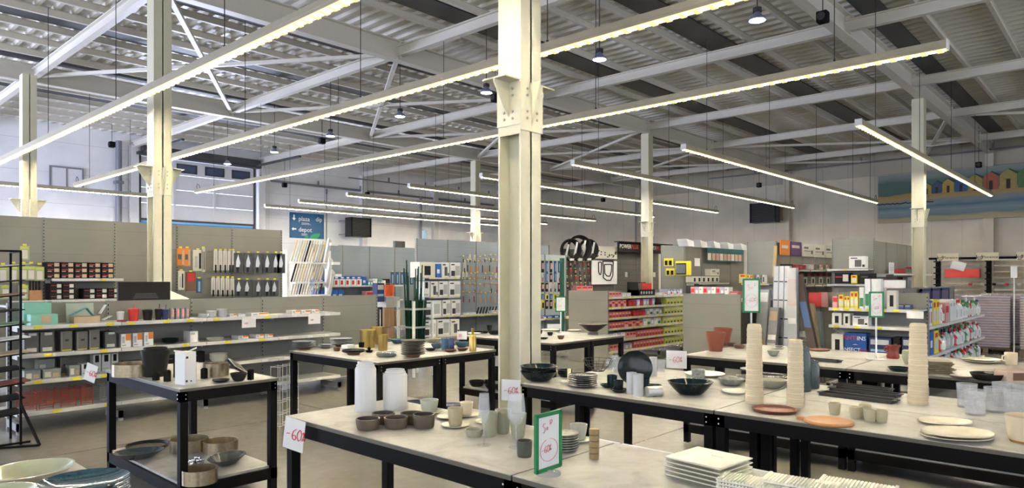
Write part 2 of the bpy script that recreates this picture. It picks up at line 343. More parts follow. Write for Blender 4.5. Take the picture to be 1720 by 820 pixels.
# unit heaters ----------------------------------------------------------------
def heater(loc, rz, label, w_=1.0):
    t = thing('unit_heater', label, 'heater', loc, rz)
    MB().box(-w_/2, 0, 0, w_/2, .5, .85).build('heater_case', mat((.015, .015, .017), .5), t)
    mb = MB()
    for k in range(13): mb.box(-w_/2+.03, -.03, .04+k*.062, w_/2-.03, .0, .04+k*.062+.02)
    mb.build('louvre', mat((.006, .006, .006), .7, spec=.1), t)
    for s_ in (-1, 1): MB().box(s_*w_/2-.025, -.04, 0, s_*w_/2+.025, 0, .85).build('heater_frame', BLACK, t)
    MB().box(-w_/2, .5, .1, -w_/2+.05, 1.0, .14).box(-w_/2, .5, .7, -w_/2+.05, 1.0, .74).box(w_/2-.05, .5, .1, w_/2, 1.0, .14).box(w_/2-.05, .5, .7, w_/2, 1.0, .74).build('bracket', PIPE, t)
heater((18.1, 25.6, 3.42), 0, 'black louvred unit heater on the pale wall right of the blue sign')
heater((29.4, 12.15, 4.0), -PI/2, 'black unit heater high on the beige back wall', 1.1)
# seaside painting --------------------------------------------------------------
def painting():
    m, nt, b = newmat('sea_and_sand_paint'); tc = N(nt, 'TexCoord'); o = tc.outputs['Object']; sp = N(nt, 'SeparateXYZ'); nt.links.new(o, sp.inputs[0])
    n1 = N(nt, 'TexNoise'); n1.inputs['Scale'].default_value = 1.4; n1.inputs['Detail'].default_value = 5; mp = N(nt, 'Mapping'); mp.inputs['Scale'].default_value = (.5, 1, 3); nt.links.new(o, mp.inputs[0]); nt.links.new(mp.outputs[0], n1.inputs[0])
    z = math_(nt, 'ADD', math_(nt, 'DIVIDE', sp.outputs[2], 1.9), math_(nt, 'MULTIPLY', math_(nt, 'SUBTRACT', n1.outputs['Fac'], .5), .14))
    z = math_(nt, 'ADD', z, math_(nt, 'MULTIPLY', sp.outputs[0], -.006))
    c = ramp(nt, z, [(.0, (.42, .36, .22)), (.07, (.38, .34, .2)), (.10, (.15, .22, .24)), (.2, (.22, .30, .32)), (.3, (.08, .16, .22)), (.36, (.2, .27, .28)), (.42, (.25, .27, .24)), (.45, (.42, .30, .12)), (.54, (.36, .25, .1)), (.56, (.07, .13, .12)), (.8, (.08, .15, .14)), (.88, (.22, .27, .26)), (1, (.3, .33, .32))])
    nt.links.new(c, b.inputs['Base Color']); b.inputs['Roughness'].default_value = .6
    t = thing('seaside_painting', 'wide seaside painting of coloured beach huts, sand and surf on the back wall', 'painting', (X1-.3, 7.8, 3.78), -PI/2)
    MB().box(0, -.03, 0, 7.2, .03, 1.88).build('canvas', m, t)
    cs = [(.4, .33, .06), (.05, .09, .16), (.42, .3, .08), (.04, .12, .25), (.35, .3, .08), (.4, .12, .07), (.36, .3, .1), (.1, .2, .08), (.4, .33, .12), (.45, .2, .1), (.32, .28, .06), (.1, .15, .08), (.38, .2, .1)]
    x_ = 1.55
    for i, c_ in enumerate(cs):
        w_ = .3+.035*i; h_ = .42+.045*i
        mb = MB().prism([(x_, 1.03), (x_+w_, 1.03), (x_+w_, 1.03+h_*.75), (x_+w_/2, 1.03+h_), (x_, 1.03+h_*.75)], -.034, -.03, 0).box(x_+w_*.38, -.037, 1.03, x_+w_*.62, -.033, 1.03+h_*.5, 1)
        mb.prism([(x_+w_*.5, 1.03+h_), (x_+w_*.55, 1.06+h_), (x_+w_*1.15, 1.03+h_*.8), (x_+w_, 1.03+h_*.72)][::-1], -.037, -.033, 2)
        mb.build('beach_hut', [mat(c_, .6, noise=.25), mat((.04, .03, .03), .6), mat((.02, .06, .09) if i % 3 else (.03, .09, .05), .6)], t); x_ += w_*1.05
    mb = MB()
    for i in range(26):
        a = .0+i*.075; mb.lathe([(0, 0), (.05, .0), (.035, .03), (0, .045)], 6, 0, (a, -.032, .72+random.uniform(-.02, .03)))
    for a, b_ in ((4.9, .3), (5.1, .25), (5.6, .62), (6.5, .2)): mb.lathe([(0, 0), (.28, 0), (.2, .07), (0, .1)], 8, 1, (a, -.03, b_), sy=.02)
    mb.build('painted_rocks', [mat((.03, .03, .025), .7), mat((.3, .22, .08), .6)], t)
painting()

# ================================================================ LIGHTS OF THE SHOP
def led_mat(c, e):
    m, nt, b = newmat('led_cells'); tc = N(nt, 'TexCoord'); sp = N(nt, 'SeparateXYZ'); nt.links.new(tc.outputs['Object'], sp.inputs[0])
    f = math_(nt, 'FRACT', math_(nt, 'MULTIPLY', sp.outputs[0], 12.5)); cell = math_(nt, 'LESS_THAN', math_(nt, 'ABSOLUTE', math_(nt, 'SUBTRACT', f, .5)), .33)
    st = math_(nt, 'MULTIPLY', math_(nt, 'ADD', math_(nt, 'MULTIPLY', cell, .75), .25), e)
    b.inputs['Base Color'].default_value = (.8, .8, .75, 1); b.inputs['Emission Color'].default_value = (*c, 1); nt.links.new(st, b.inputs['Emission Strength']); return m
LEDW = led_mat((1, .86, .62), STRIP_E); LEDC = led_mat((1, .90, .74), STRIP_E); GLOW = mat((1, .76, .32), .4, emit=.8, noise=0); HOUS = mat((.38, .34, .25), .4)
def strip(x, y, L, along, label, led, cords, group, z=4.2, wd=.11, up=2.48):
    t = thing('linear_light', label, 'ceiling light', (x, y, z), PI/2 if along == 'y' else 0, group)
    MB().box(0, -wd/2, .03, L, wd/2, .1).box(0, -wd/2, .0, L, -wd/2+.006, .03).box(0, wd/2-.006, 0, L, wd/2, .03).build('housing', HOUS, t, bevel=.008)
    n = int(L/.16); mb = MB().box(.01, -wd/2+.006, -.010, L-.01, wd/2-.006, .03, 1).box(.02, -wd*.11, -.016, L-.02, wd*.11, -.010, 0)
    for k in range(n): mb.box(.04+k*.16, -wd/2+.002, -.019, .04+k*.16+.06, wd/2-.002, -.010, 1)
    mb.build('led_lens', [led, GLOW], t)
    MB().box(-.012, -wd/2-.002, -.01, 0, wd/2+.002, .104).box(L, -wd/2-.002, -.01, L+.012, wd/2+.002, .104).build('end_cap', WHITE, t)
    for c in cords: MB().cyl((c, 0, .1), (c, 0, up), .006, n=5).cyl((c, 0, .1), (c, 0, .14), .015, n=6).build('suspension_wire', SLOT, t)
    mb = MB(); e = L-.06; mb.tube([(e, 0, .1), (e+.02, 0, .2), (e-.05, 0, .26), (e-.16, 0, .2), (e-.2, 0, .1)], .008, 5); mb.build('power_cable', SLOT, t)
# x, y start, y end
for x, ya, yb, lb in ((3.68, -.5, 21.5, 'nearest long warm light strip crossing the top left of the shop'),
                      (6.07, .2, 22.2, 'long warm light strip passing just behind the central column'),
                      (9.0, 1.62, 21.2, 'long warm light strip third from the left, ending upper right')):
    # the object runs along its own x; turned so that x points along -y from the far end
    strip(x, ya, yb-ya, 'y', lb, LEDW, [1.2, 4.8, 8.4, 12, 15.6, yb-ya-1.2], 'long light strips over the homeware tables', up=2.02 if x == 9.0 else 2.48)
names = ['nearest', 'second', 'third', 'fourth', 'fifth', 'sixth', 'seventh', 'eighth']
for i, (pl_, pr_, pyl) in enumerate(((1442, 1665, 210), (1148, 1473, 252), (962, 1333, 278), (808, 1205, 299), (687, 1098, 315), (583, 1000, 327), (502, 918, 340), (445, 850, 348))):
    y = YX(pl_, 12.5); xr = XY(pr_, y); strip(12.5, y, min(xr, 26.3)-12.5, 'x', '%s of the white light strips running toward the back wall' % names[i], LEDC, [1.0, 4.3, 7.6, 10.9, min(xr, 26.3)-13.3], 'light strips over the rear aisles')
strip(-1.0, 23.4, 10.1, 'x', 'light strip hung in front of the white wall at far left', LEDC, [5.5, 8.9], 'light strips over the rear aisles')
BAYM = mat((.75, .78, 1), .4, emit=BAY_E, noise=0)
def bay():
    t = thing('high_bay_lamp', 'x', 'pendant lamp', (0,0,0), 0, 'round pendant lamps in a line')
    MB().lathe([(0, .1), (.04, .1), (.06, .06), (.10, .03), (.115, .0), (.11, -.015)], 24).build('reflector', mat((.25, .27, .4), .4, .3), t)
    MB().lathe([(0, -.025), (.06, -.025), (.1, -.015), (.105, 0)], 24).build('lens', BAYM, t)
    MB().cyl((0, 0, .1), (0, 0, .16), .06).cyl((0, 0, .16), (0, 0, 1.5), .008, n=5).build('suspension_rod', SLOT, t); return t
b0 = bay()
bl = ['nearest round pendant lamp, high to the right of the column', 'round pendant lamp right of the central column, under the roof', 'round pendant lamp just left of the central column', 'round pendant lamp above the middle of the shop, beside a cross brace',
      'round pendant lamp over the far left bays', 'small distant pendant lamp before the delivery door track', 'farthest round pendant lamp in front of the delivery door']
for i, (px, py) in enumerate(((1272, 33), (1007, 99), (817, 155), (672, 195), (555, 228), (461, 255), (382, 275))):
    p = G(px, py, 5.2); q = (p[0], p[1], 5.2)
    if i == 0: b0.location = q; b0['label'] = bl[0]
    else: dup(b0, q, label=bl[i])
def cam_speaker(px, py, z, label):
    p = G(px, py, z); t = thing('ceiling_speaker', label, 'speaker', (p[0], p[1], z)); t.scale = (.66, .66, .66)
    MB().box(-.13, -.13, -.14, .13, .13, .14).build('speaker_case', BLACK, t, bevel=.03); MB().cyl((-.13, 0, 0), (-.15, 0, 0), .1, n=16).build('grille', SLOT, t)
    MB().cyl((0, 0, .14), (0, 0, (6.72-z)/.66), .012, n=6).build('hanger', SLOT, t)
for px, py, lb in ((1382, 29, 'black speaker hanging near the beam at upper right'), (832, 165, 'small black speaker just left of the central column bracket'), (541, 237, 'black speaker under the far left roof beams'), (188, 243, 'black speaker hung in the far left corner'), (478, 311, 'black speaker on the pale wall above the blue sign'), (617, 326, 'black speaker over the louvred heater'), (1013, 336, 'black speaker beside the steel column, before the back wall'), (1275, 311, 'black speaker above the unit heater on the back wall'), (1644, 277, 'black speaker above the seaside painting')):
    cam_speaker(px, py, 5.9 if py < 250 else 5.4, lb)
# ================================================================ DISPLAY TABLES
TZ = .87
def table(x0, y0, x1, y1, label, shelf=False, group='display tables with pale stone tops', strip_=False):
    cx_, cy_ = (x0+x1)/2, (y0+y1)/2; a, b = (x1-x0)/2, (y1-y0)/2
    t = thing('display_table', label, 'table', (cx_, cy_, 0), 0, group); L = .055
    MB().box(-a, -b, TZ-.022, a, b, TZ-.003, 1).box(-a, -b, TZ-.003, a, b, TZ, 0).build('tabletop', [TTOP, DKEDGE], t)
    g = .006
    mb = MB().box(-a+g, -b+g, TZ-.095, a-g, -b+g+.035, TZ-.022).box(-a+g, b-g-.035, TZ-.095, a-g, b-g, TZ-.022).box(-a+g, -b+g, TZ-.095, -a+g+.035, b-g, TZ-.022).box(a-g-.035, -b+g, TZ-.095, a-g, b-g, TZ-.022)
    mb.build('frame', BLACK, t)
    for sx in (-1, 1):
        for sy in (-1, 1):
            x_, y_ = sx*(a-g-L/2), sy*(b-g-L/2)
            lg = MB().box(-L/2, -L/2, 0, L/2, L/2, TZ-.022).build('leg', BLACK, t, loc=(x_, y_, 0), bevel=.003)
            bt = MB()
            for zz in (TZ-.045, TZ-.075):
                bt.cyl((-L/2-.0, .01, zz), (-L/2-.004, .01, zz), .005, n=6, sm=False).cyl((.01, -L/2, zz), (.01, -L/2-.004, zz), .005, n=6, sm=False)
            bt.build('bolt', CHROME, lg)
    if shelf:
        MB().box(-a+.03, -b+.03, .18, a-.03, b-.03, .198).build('lower_shelf', [TTOP], t)
        MB().box(-a+g, -b+g, .10, a-g, -b+g+.03, .18).box(-a+g, b-g-.03, .10, a-g, b-g, .18).box(-a+g, -b+g, .10, -a+g+.03, b-g, .18).box(a-g-.03, -b+g, .10, a-g, b-g, .18).build('lower_frame', BLACK, t)
    if strip_: MB().box(a+.004, -b, TZ-.03, a+.06, b, TZ-.012).build('edge_strip', mat((.5, .54, .6), .35), t)
    return t
table(1.98, 4.93, 2.72, 6.43, 'narrow two-tier display table with black pot and white carton, left aisle', True)
table(.15, 1.6, .905, 3.42, 'display table at bottom left corner under cream and teal crockery')
table(3.8, 5.12, 4.57, 6.66, 'display table carrying brass vases and plate stacks, its left half')
table(4.58, 5.12, 5.35, 6.66, 'display table with blue cups and brass bottle on its right end', True)
table(6.28, 5.08, 7.02, 6.7, 'two-tier display table behind the central column, with dark bowls below', True)
table(7.03, 5.08, 7.77, 6.7, 'display table under the big dark footed bowl')
table(2.0, 1.835, 2.72, 3.55, 'display table with frosted white vases and brown bowls in front', strip_=True)
table(2.0, .98, 2.72, 1.825, 'nearest display table carrying the white rectangular plates', strip_=True)
table(2.0, -.6, 2.72, .97, 'display table at the bottom edge under ribbed cream plates', strip_=True)
table(3.77, 1.855, 4.475, 3.36, 'display table under dark bowls, plates and white tins, front row')
table(4.485, 1.855, 5.18, 3.36, 'display table beyond the white tins holding the wire basket')
table(3.77, .3, 4.475, 1.845, 'display table with wooden board and cream cups')
table(4.485, .3, 5.18, 1.845, 'display table with black grill trays and glass jars')
table(3.77, -1.25, 4.475, .29, 'display table at right edge under oval plates and cream bucket')
table(4.485, -1.25, 5.18, .29, 'display table at right edge under cut glass tumblers')
table(6.25, 1.87, 7.0, 3.4, 'two-tier display table with terracotta pots, back row', True)
table(7.01, 1.87, 7.76, 3.4, 'display table behind the terracotta pots')
table(6.25, .35, 7.0, 1.86, 'two-tier display table under the square plate stack, back row', True)
table(7.01, .35, 7.76, 1.86, 'display table behind the red jug, under the price stand')
table(6.25, -1.2, 7.0, .34, 'two-tier display table with black bowl and cream mug at far right', True)
table(7.01, -1.2, 7.76, .34, 'display table at far right carrying stacked cream plates')

# ---------------------------------------------------------------- tableware makers (mesh data cached by key)
CACHE = {}
def cached(key, fn):
    if key not in CACHE: CACHE[key] = fn()
    return CACHE[key]
def put(name, me, label, cat, loc, rz=0, group=None, scale=None):
    o = link(name, me, None, loc, rz); tag(o, label, cat, group)
    if scale: o.scale = scale
    return o
def bowl_me(rt, h, rb, t=.006, m=CREAM, m2=None, wob=None, sx=1, sy=1, curve=.6, n=32):
    def f():
        pr = [(0, 0), (rb, 0)]; K = 7
        for i in range(1, K+1):
            u = i/K; pr.append((rb+(rt-rb)*u**curve, h*u))
        pr.append((rt-t, h))
        for i in range(K, -1, -1):
            u = i/K; pr.append((max(.002, rb+(rt-rb)*u**curve-t), max(t, h*u)))
        pr.append((0, t))
        return MB().lathe(pr, n, 0, sx=sx, sy=sy, wob=wob, mats=[0]*(K+1)+[1]*(len(pr)-K-2)).mesh('bowl', [m, m2 or m])
    return cached(('bowl', rt, h, rb, t, m.name, m2 and m2.name, sx, sy, curve, wob is not None), f)
def plate_me(r, m=DTEAL, m2=None, h=.02, sx=1, sy=1, n=36, wob=None):
    def f():
        pr = [(0, 0), (r*.6, 0), (r*.66, .003), (r*.92, h*.75), (r, h), (r-.002, h+.003), (r*.9, h*.8+.002), (r*.64, .008), (0, .006)]
        return MB().lathe(pr, n, 0, sx=sx, sy=sy, wob=wob, mats=[0,0,0,0,1,1,1,1]).mesh('plate', [m, m2 or m])
    return cached(('plate', r, m.name, m2 and m2.name, h, sx, sy, wob is not None), f)
def cup_me(rt, rb, h, m, t=.004, n=28, m2=None):
    def f():
        pr = [(0, 0), (rb*.92, 0), (rb, .005), (rt*.5+rb*.52, h*.5), (rt, h), (rt-t, h), (rt*.5+rb*.5-t, h*.5), (rb-t, .01), (0, .008)]
        return MB().lathe(pr, n, 0, mats=[0,0,0,0,1,1,1,1]).mesh('cup', [m, m2 or m])
    return cached(('cup', rt, rb, h, m.name, t), f)
def box_me(w_, d, h, m, patches=(), pm=(), bevel=0):
    """carton with its origin at the middle of its base; patches: (u0, v0, u1, v1, material index) raised print on the front (-y)"""
    def f():
        mb = MB().box(-w_/2, 0, 0, w_/2, d, h, 0)
        for k, (u0, v0, u1, v1, mi) in enumerate(patches):
            e = .0012+.0006*k; mb.box(-w_/2+u0*w_, -e, v0*h, -w_/2+u1*w_, .0, v1*h, mi)
        return mb.mesh('carton', [m]+list(pm))
    return cached(('box', round(w_, 3), round(d, 3), round(h, 3), m.name, tuple(patches), tuple(q.name for q in pm)), f)
def stack(n, name, me, x, y, z, dz, top, rest, cat, group, jit=.003, foot=None):
    for i in range(n):
        put(name, me, top if i == n-1 else rest, cat, (x+random.uniform(-jit, jit), y+random.uniform(-jit, jit), z+i*dz), random.random(), group)
def P(px, py, z=TZ): x, y = G(px, py, z); return (x, y, z)
def ribs(n, a_): return lambda a, r, z: a_*math.cos(n*a)
OLIVE = mat((.17, .145, .10), .5, noise=.2, nscale=50); SAGE = mat((.42, .42, .30), .35, noise=.12, nscale=40); SAGEW = mat((.62, .62, .48), .3, noise=.1)
TAUPE = mat((.13, .105, .075), .45, noise=.15, nscale=60); TAUPEI = mat((.06, .048, .036), .35); TERRA = mat((.27, .085, .045), .65, noise=.08)
WOOD = mat((.48, .24, .10), .45, noise=.2, nscale=14); DWOOD = mat((.14, .045, .025), .35, noise=.2); BLUG = mat((.10, .17, .24), .2, noise=.5, nscale=30, coat=.4); BROWN = mat((.16, .08, .04), .5)
FROST = mat((.90, .89, .85), .45, alpha=.78, noise=.02); SILV = mat((.62, .60, .56), .35, .7, noise=.12, nscale=60); IVORY = mat((.82, .79, .66), .3, noise=.04)
# --- nearest left corner: cream bowls, teal plates
wv = lambda a, r, z: .05*math.sin(2*a+.6)+.02*math.sin(5*a)
GLAZE = mat((.50, .53, .35), .12, noise=.12, nscale=6, coat=.6); CRIM = mat((.78, .72, .52), .3)
put('serving_bowl', bowl_me(.15, .05, .07, .007, CRIM, GLAZE, wv, curve=.7), 'large cream glazed shallow bowl, the farther of two at bottom left', 'bowl', (.70, 3.13, TZ))
put('serving_bowl', bowl_me(.14, .05, .07, .007, CRIM, GLAZE, wv, curve=.7), 'large cream glazed shallow bowl in front, partly cut by the picture bottom', 'bowl', (.52, 2.86, TZ))
BLUET = mat((.015, .07, .10), .1, noise=.5, nscale=70, coat=.8); BTR = mat((.35, .33, .27), .3)
stack(6, 'dinner_plate', plate_me(.135, BTR, BLUET, .024), .745, 2.62, TZ, .015, 'topmost dark teal plate of the big stack at bottom left', 'dark teal plate beneath the top one in the big stack at bottom left', 'plate', 'stacked teal plates at bottom left')
# --- left two-tier table
HAM = mat((.50, .42, .28), .3, .8, noise=.3, nscale=50)
def ring(r, h, lab, p, name='fluted_dish'):
    me = cached(('ring', r, h), lambda: MB().lathe([(0, 0), (r, 0), (r, h), (r-.004, h), (r-.004, .004), (0, .004)], 72, 0, wob=ribs(36, .008)).mesh('ring', HAM))
    return put(name, me, lab, 'dish', p)
ring(.16, .095, 'wide fluted brass-toned dish behind the black pot', P(226, 630))
def pot(p, rt, rb, h, m, lab, grp=None, name='plant_pot'):
    me = cached(('pot', rt, rb, h, m.name), lambda: MB().lathe([(0, 0), (rb, 0), (rt*.98, h*.84), (rt, h*.84), (rt*1.03, h), (rt*.95, h), (rt*.92, h*.8), (rb*.92, .01), (0, .01)], 32).mesh('pot', m))
    return put(name, me, lab, 'pot', p, 0, grp)
POTB = mat((.014, .014, .013), .5, spec=.25)
q = P(261, 632); pot(q, .103, .075, .205, POTB, 'black tapered plant pot on the narrow left table'); pot((q[0], q[1], q[2]+.035), .083, .06, .19, POTB, 'second black pot nested inside the tapered black pot')
def mill(p, w_, h, lab):
    me = cached(('mill', w_, h), lambda: MB().box(-w_/2, -w_/2, 0, w_/2, w_/2, h).box(-w_*.35, -w_*.35, h, w_*.35, w_*.35, h+.006).mesh('mill', BLACK))
    put('pepper_mill', me, lab, 'mill', p, .5, 'small black table pieces on the left table')
mill(P(262, 639), .036, .045, 'short black cube in front of the black pot'); mill(P(281, 641), .036, .08, 'black square mill just right of the black pot')
mill(P(298, 634), .04, .11, 'black square mill half behind the white carton'); mill(P(343, 636), .036, .075, 'black square mill just right of the white carton'); mill(P(421, 638), .034, .075, 'black square mill near the right corner of the left table')
t = thing('gift_carton', 'tall white carton standing open on the narrow left table', 'box', P(320, 646), .28)
MB().box(-.048, 0, 0, .048, .105, .235).build('carton_body', PAPER, t, bevel=.002); MB().box(-.04, -.002, .02, -.025, 0, .035).box(.0, -.002, .02, .01, 0, .03).box(-.038, -.002, .19, -.02, 0, .205).build('printed_mark', SLOT, t)
MB().bar((-.048, .0525, .236), (-.046, .0525, .246), .1, .003).bar((.048, .0525, .236), (.045, .0525, .246), .1, .003).build('flap', WHITE, t)
ring(.095, .10, 'small fluted brass-toned bowl right of the white carton', P(363, 631))
put('black_dish', bowl_me(.062, .02, .03, .004, POTB), 'flat little black dish near the edge of the left table', 'dish', P(371, 642))
put('black_bowl', bowl_me(.062, .06, .03, .004, POTB), 'round black bowl under a tilted silver-rimmed square bowl', 'bowl', P(401, 640))
t = thing('tilted_dish', 'square black dish with pale rim tilted on the round black bowl', 'dish', (P(396, 634)[0], P(396, 634)[1], TZ+.075)); t.rotation_euler = (.5, .5, .3)
MB().zprism([(-.06,-.06),(.06,-.06),(.06,.06),(-.06,.06)], 0, .02).build('dish_body', POTB, t); MB().box(-.065, -.065, .018, .065, -.058, .024).box(-.065, .058, .018, .065, .065, .024).box(-.065, -.065, .018, -.058, .065, .024).box(.058, -.065, .018, .065, .065, .024).build('dish_rim', SILV, t)
S = .198
put('black_tray', bowl_me(.17, .03, .15, .006, POTB), 'round black tray on the lower shelf of the left table', 'tray', P(248, 752, S))
put('smoked_dish', bowl_me(.165, .06, .07, .005, SMOKE, None, None, 1.15, .8, .8), 'oval smoked glass dish in front of the round black tray', 'dish', (P(228, 771, S)[0]+.02, P(228, 771, S)[1], S), -.3)
put('smoked_dish', bowl_me(.16, .065, .06, .005, SMOKE, None, wv, 1.1, .8, .8), 'smoked glass dish beside the silver cluster on the lower shelf', 'dish', P(381, 780, S), .5)
ring(.15, .10, 'fluted brass dish farthest back on the lower shelf', P(318, 756, S)); ring(.135, .09, 'fluted brass dish in the middle of the lower shelf', (P(352, 762, S)[0]+.1, P(352, 762, S)[1]+.02, S)); ring(.12, .10, 'fluted brass dish at the front edge of the lower shelf', P(335, 810, S))
mb = MB()
for i in range(26):
    v = Vector((random.gauss(0, 1), random.gauss(0, 1), random.gauss(0, 1))).normalized()*.05; mb.lathe([(0, -.014), (.013, -.008), (.016, 0), (.013, .01), (0, .014)], 8, 0, (v.x, v.y, v.z))
mb.lathe([(0, -.04), (.04, 0), (0, .04)], 10)
tag(mb.build('silver_cluster', CHROME, loc=(P(327, 800, S)[0]+.03, P(327, 800, S)[1]+.05, S+.066)), 'shiny silver bead cluster ornament on the lower shelf', 'ornament')
# --- paper price signs
def paper(name, p, w_, h, rz, label, text='-60%', tilt=0., sc_=1., back=False):
    t = thing(name, label, 'sign', p); t.rotation_euler = (tilt, 0, rz)
    sh = MB().box(-w_/2, -.0015, -h, w_/2, .0015, 0).build('paper_sheet', PAPER if not back else mat((.5, .48, .46), .7), t)
    if text:
        mb = MB(); H = h*.32*sc_; scribble(mb, text, -w_*.36, -h*.68, H, -.003, .0022*sc_, slope=.05); mb.build('red_handwriting', INK, t)
    return t
RZC = YAW-PI/2                      # facing the aisle where the photographer stands
RZS = RZC+.15
x_, y_, _ = P(498, 705); paper('price_sign', (1.955, 3.36, .885), .145, .17, RZC+.1, 'white paper sign marked -60% in red, taped to the corner of the front table', sc_=1.1).rotation_euler = (.0, .14, -1.31)
paper('price_sign', (3.73, 3.42, .895), .15, .155, -1.25, 'white -60% sign hanging on the table corner before the central column')
paper('price_sign', (1.94, 6.62, .90), .12, .15, RZC+.3, 'white -60% sign hung on the far corner of the narrow left table').rotation_euler = (0, .3, -1.1)
paper('price_sign', (6.2, 3.44, .91), .2, .175, -1.2, 'white -60% sign at the corner of the terracotta pot table')
paper('price_sign', (P(774, 573)[0], P(774, 573)[1]-.02, TZ+.12), .12, .1, RZC, 'small white sign with red numbers behind the brass bottle', text='20')
paper('price_sign', (5.37, 5.11, .80), .13, .11, RZC, 'grey back of a paper sign on the right leg of the brass bottle table', text='', back=True)
# --- framed upright signs
def frame_sign(p, w_, h, z0, rz, label, pole=True, double=True):
    t = thing('sign_holder', label, 'sign', (p[0], p[1], TZ), rz)
    MB().box(-w_/2, -.002, z0, w_/2, .002, z0+h).build('sign_sheet', PAPER, t)
    b = .011*max(1, w_/.16); mb = MB().box(-w_/2-b*.4, -.006, z0, -w_/2+b, .006, z0+h).box(w_/2-b, -.006, z0, w_/2+b*.4, .006, z0+h).box(-w_/2, -.006, z0-b*.4, w_/2, .006, z0+b).box(-w_/2, -.006, z0+h-b, w_/2, .006, z0+h+b*.4)
    for sx in (-1, 1):
        for zz in (z0, z0+h): mb.cyl((sx*(w_/2-b*.3), -.006, zz+(b*.3 if zz == z0 else -b*.3)), (sx*(w_/2-b*.3), .006, zz+(b*.3 if zz == z0 else -b*.3)), b*.7, n=10)
    mb.build('sign_frame', GRN, t)
    mb = MB(); scribble(mb, 'SoD', -w_*.26, z0+h*.66, h*.16, -.004, .0012, slope=.25)
    scribble(mb, '-60%', -w_*.3, z0+h*.3, h*.12, -.004, .0012, slope=.1)
    mb.tube([(w_*.36*math.cos(a/16*2*PI*.93+1.9), -.004, z0+h*.35+h*.2*math.sin(a/16*2*PI*.93+1.9)) for a in range(17)], .001, 4); mb.build('red_handwriting', mat((.75, .2, .25), .6), t)
    if pole: MB().cyl((0, .004, .012), (0, .004, z0), .008, n=8).build('pole', WHITE, t); MB().lathe([(0, 0), (.09, 0), (.09, .006), (.02, .012), (0, .012)], 28).build('base', mat((.6, .6, .58), .3), t)
    else: MB().lathe([(0, 0), (.05, 0), (.05, .008), (.012, .014), (.012, z0), (0, z0)], 20).build('base', mat((.85, .86, .86), .05, alpha=.35), t)
p = P(921, 797); frame_sign((p[0], p[1]), .155, .222, .02, RZC+.85, 'green-framed sign with red handwriting standing on the nearest table', False)
frame_sign(P(1472, 604), .13, .235, .40, RZC, 'green-framed sign on a thin white pole over the back tables')
frame_sign(P(942, 562), .14, .2, .31, RZC, 'green-framed sign on a white pole on the table behind the column')
frame_sign(P(1262, 620), .135, .28, .48, RZC-.1, 'green-framed sign above the tallest cream cup stack')
# --- brass and blue table
FDARK = mat((.07, .05, .04), .4)
DPL = mat((.010, .014, .016), .42, noise=.5, nscale=40, spec=.3); BPL = mat((.06, .10, .14), .35, noise=.5, nscale=30, spec=.4)
def fstack(n, p, r, m_top, dz, l1, l2, grp, foot=BROWN):
    x_, y_, z_ = p
    me = cached(('foot', r), lambda: MB().lathe([(0, 0), (r*.5, 0), (r*.6, .02), (r*.95, .03), (r, .035), (r*.9, .033), (0, .022)], 28, 0).mesh('foot', foot))
    put('footed_dish', me, l1, 'dish', p)
    stack(n, 'glazed_plate', plate_me(r, FDARK, BPL if m_top is BLUG else DPL, .012), x_, y_, z_+.024, dz, 'topmost '+l2, l2+', lower ones', 'plate', grp, jit=.006)
fstack(4, P(511, 587), .125, BLUG, .017, 'brown footed dish under the leftmost blue plates', 'blue-grey plate in the leftmost stack of the brass vase table', 'leftmost blue plates')
stack(3, 'side_plate', plate_me(.075, BROWN, BLUG, .012), *P(547, 585), .014, 'topmost small blue plate right of the leftmost stack', 'small blue plate in the low stack right of the leftmost one', 'plate', 'low small blue plates')
fstack(4, P(574, 582), .125, BLUG, .018, 'brown footed dish under the second blue plate stack', 'blue-grey plate in the second stack, before the shelving', 'second blue plate stack')
put('small_cup', cup_me(.035, .03, .035, BROWN), 'tiny brown cup between two plate stacks', 'cup', P(566, 590))
fstack(2, P(594, 596), .115, DTEAL, .012, 'brown footed dish under two dark plates with a cup', 'dark plate carrying a white cloth and a cup', 'dark plates with cup')
q = P(594, 594); put('small_cup', cup_me(.03, .026, .05, BLACK), 'black cup standing on the dark footed plates', 'cup', (q[0]+.06, q[1]-.05, TZ+.062)); put('folded_cloth', box_me(.11, .08, .03, PAPER), 'folded white cloth on the dark footed plates', 'cloth', (q[0]-.03, q[1]-.0, TZ+.06), .3)
def vase(p, r, h, m, lab, flute=30, name='ribbed_vase'):
    me = cached(('vase', r, h, m.name), lambda: MB().lathe([(0, 0), (r*.86, 0), (r, h), (r-.005, h), (r*.84, .01), (0, .01)], flute*3, 0, wob=ribs(flute, .012)).mesh('vase', m))
    return put(name, me, lab, 'vase', p)
vase(P(618, 584), .088, .195, BRASS, 'wide ribbed brass vase, front one of the pair'); vase(P(633, 578), .075, .2, BRASS, 'ribbed brass vase half hidden behind the widest one')
vase(P(643, 589), .054, .17, BRASS, 'slim ribbed brass beaker right of the wide brass vases', 22)
put('small_cup', cup_me(.04, .03, .02, BLACK), 'small black dish with figurine in front of brass beaker', 'dish', P(620, 592)); tag(MB().lathe([(0,0),(.02,0),(.012,.02),(.02,.03),(.008,.045),(0,.05)], 10).build('figurine', BLACK, loc=(P(620,592)[0], P(620,592)[1], TZ+.01)), 'tiny black figurine on the small black dish', 'figurine')
stack(3, 'side_plate', plate_me(.1, BTR, BLUG, .012), *P(649, 599), .014, 'topmost pale blue plate of the low stack at the table corner', 'pale blue plate in the low stack at the table corner', 'plate', 'pale blue plates at the corner')
fstack(8, P(694, 600), .118, DTEAL, .0185, 'brown footed dish under the tallest dark plate stack', 'dark plate in the tallest stack on the brass vase table', 'tall dark plate stack')
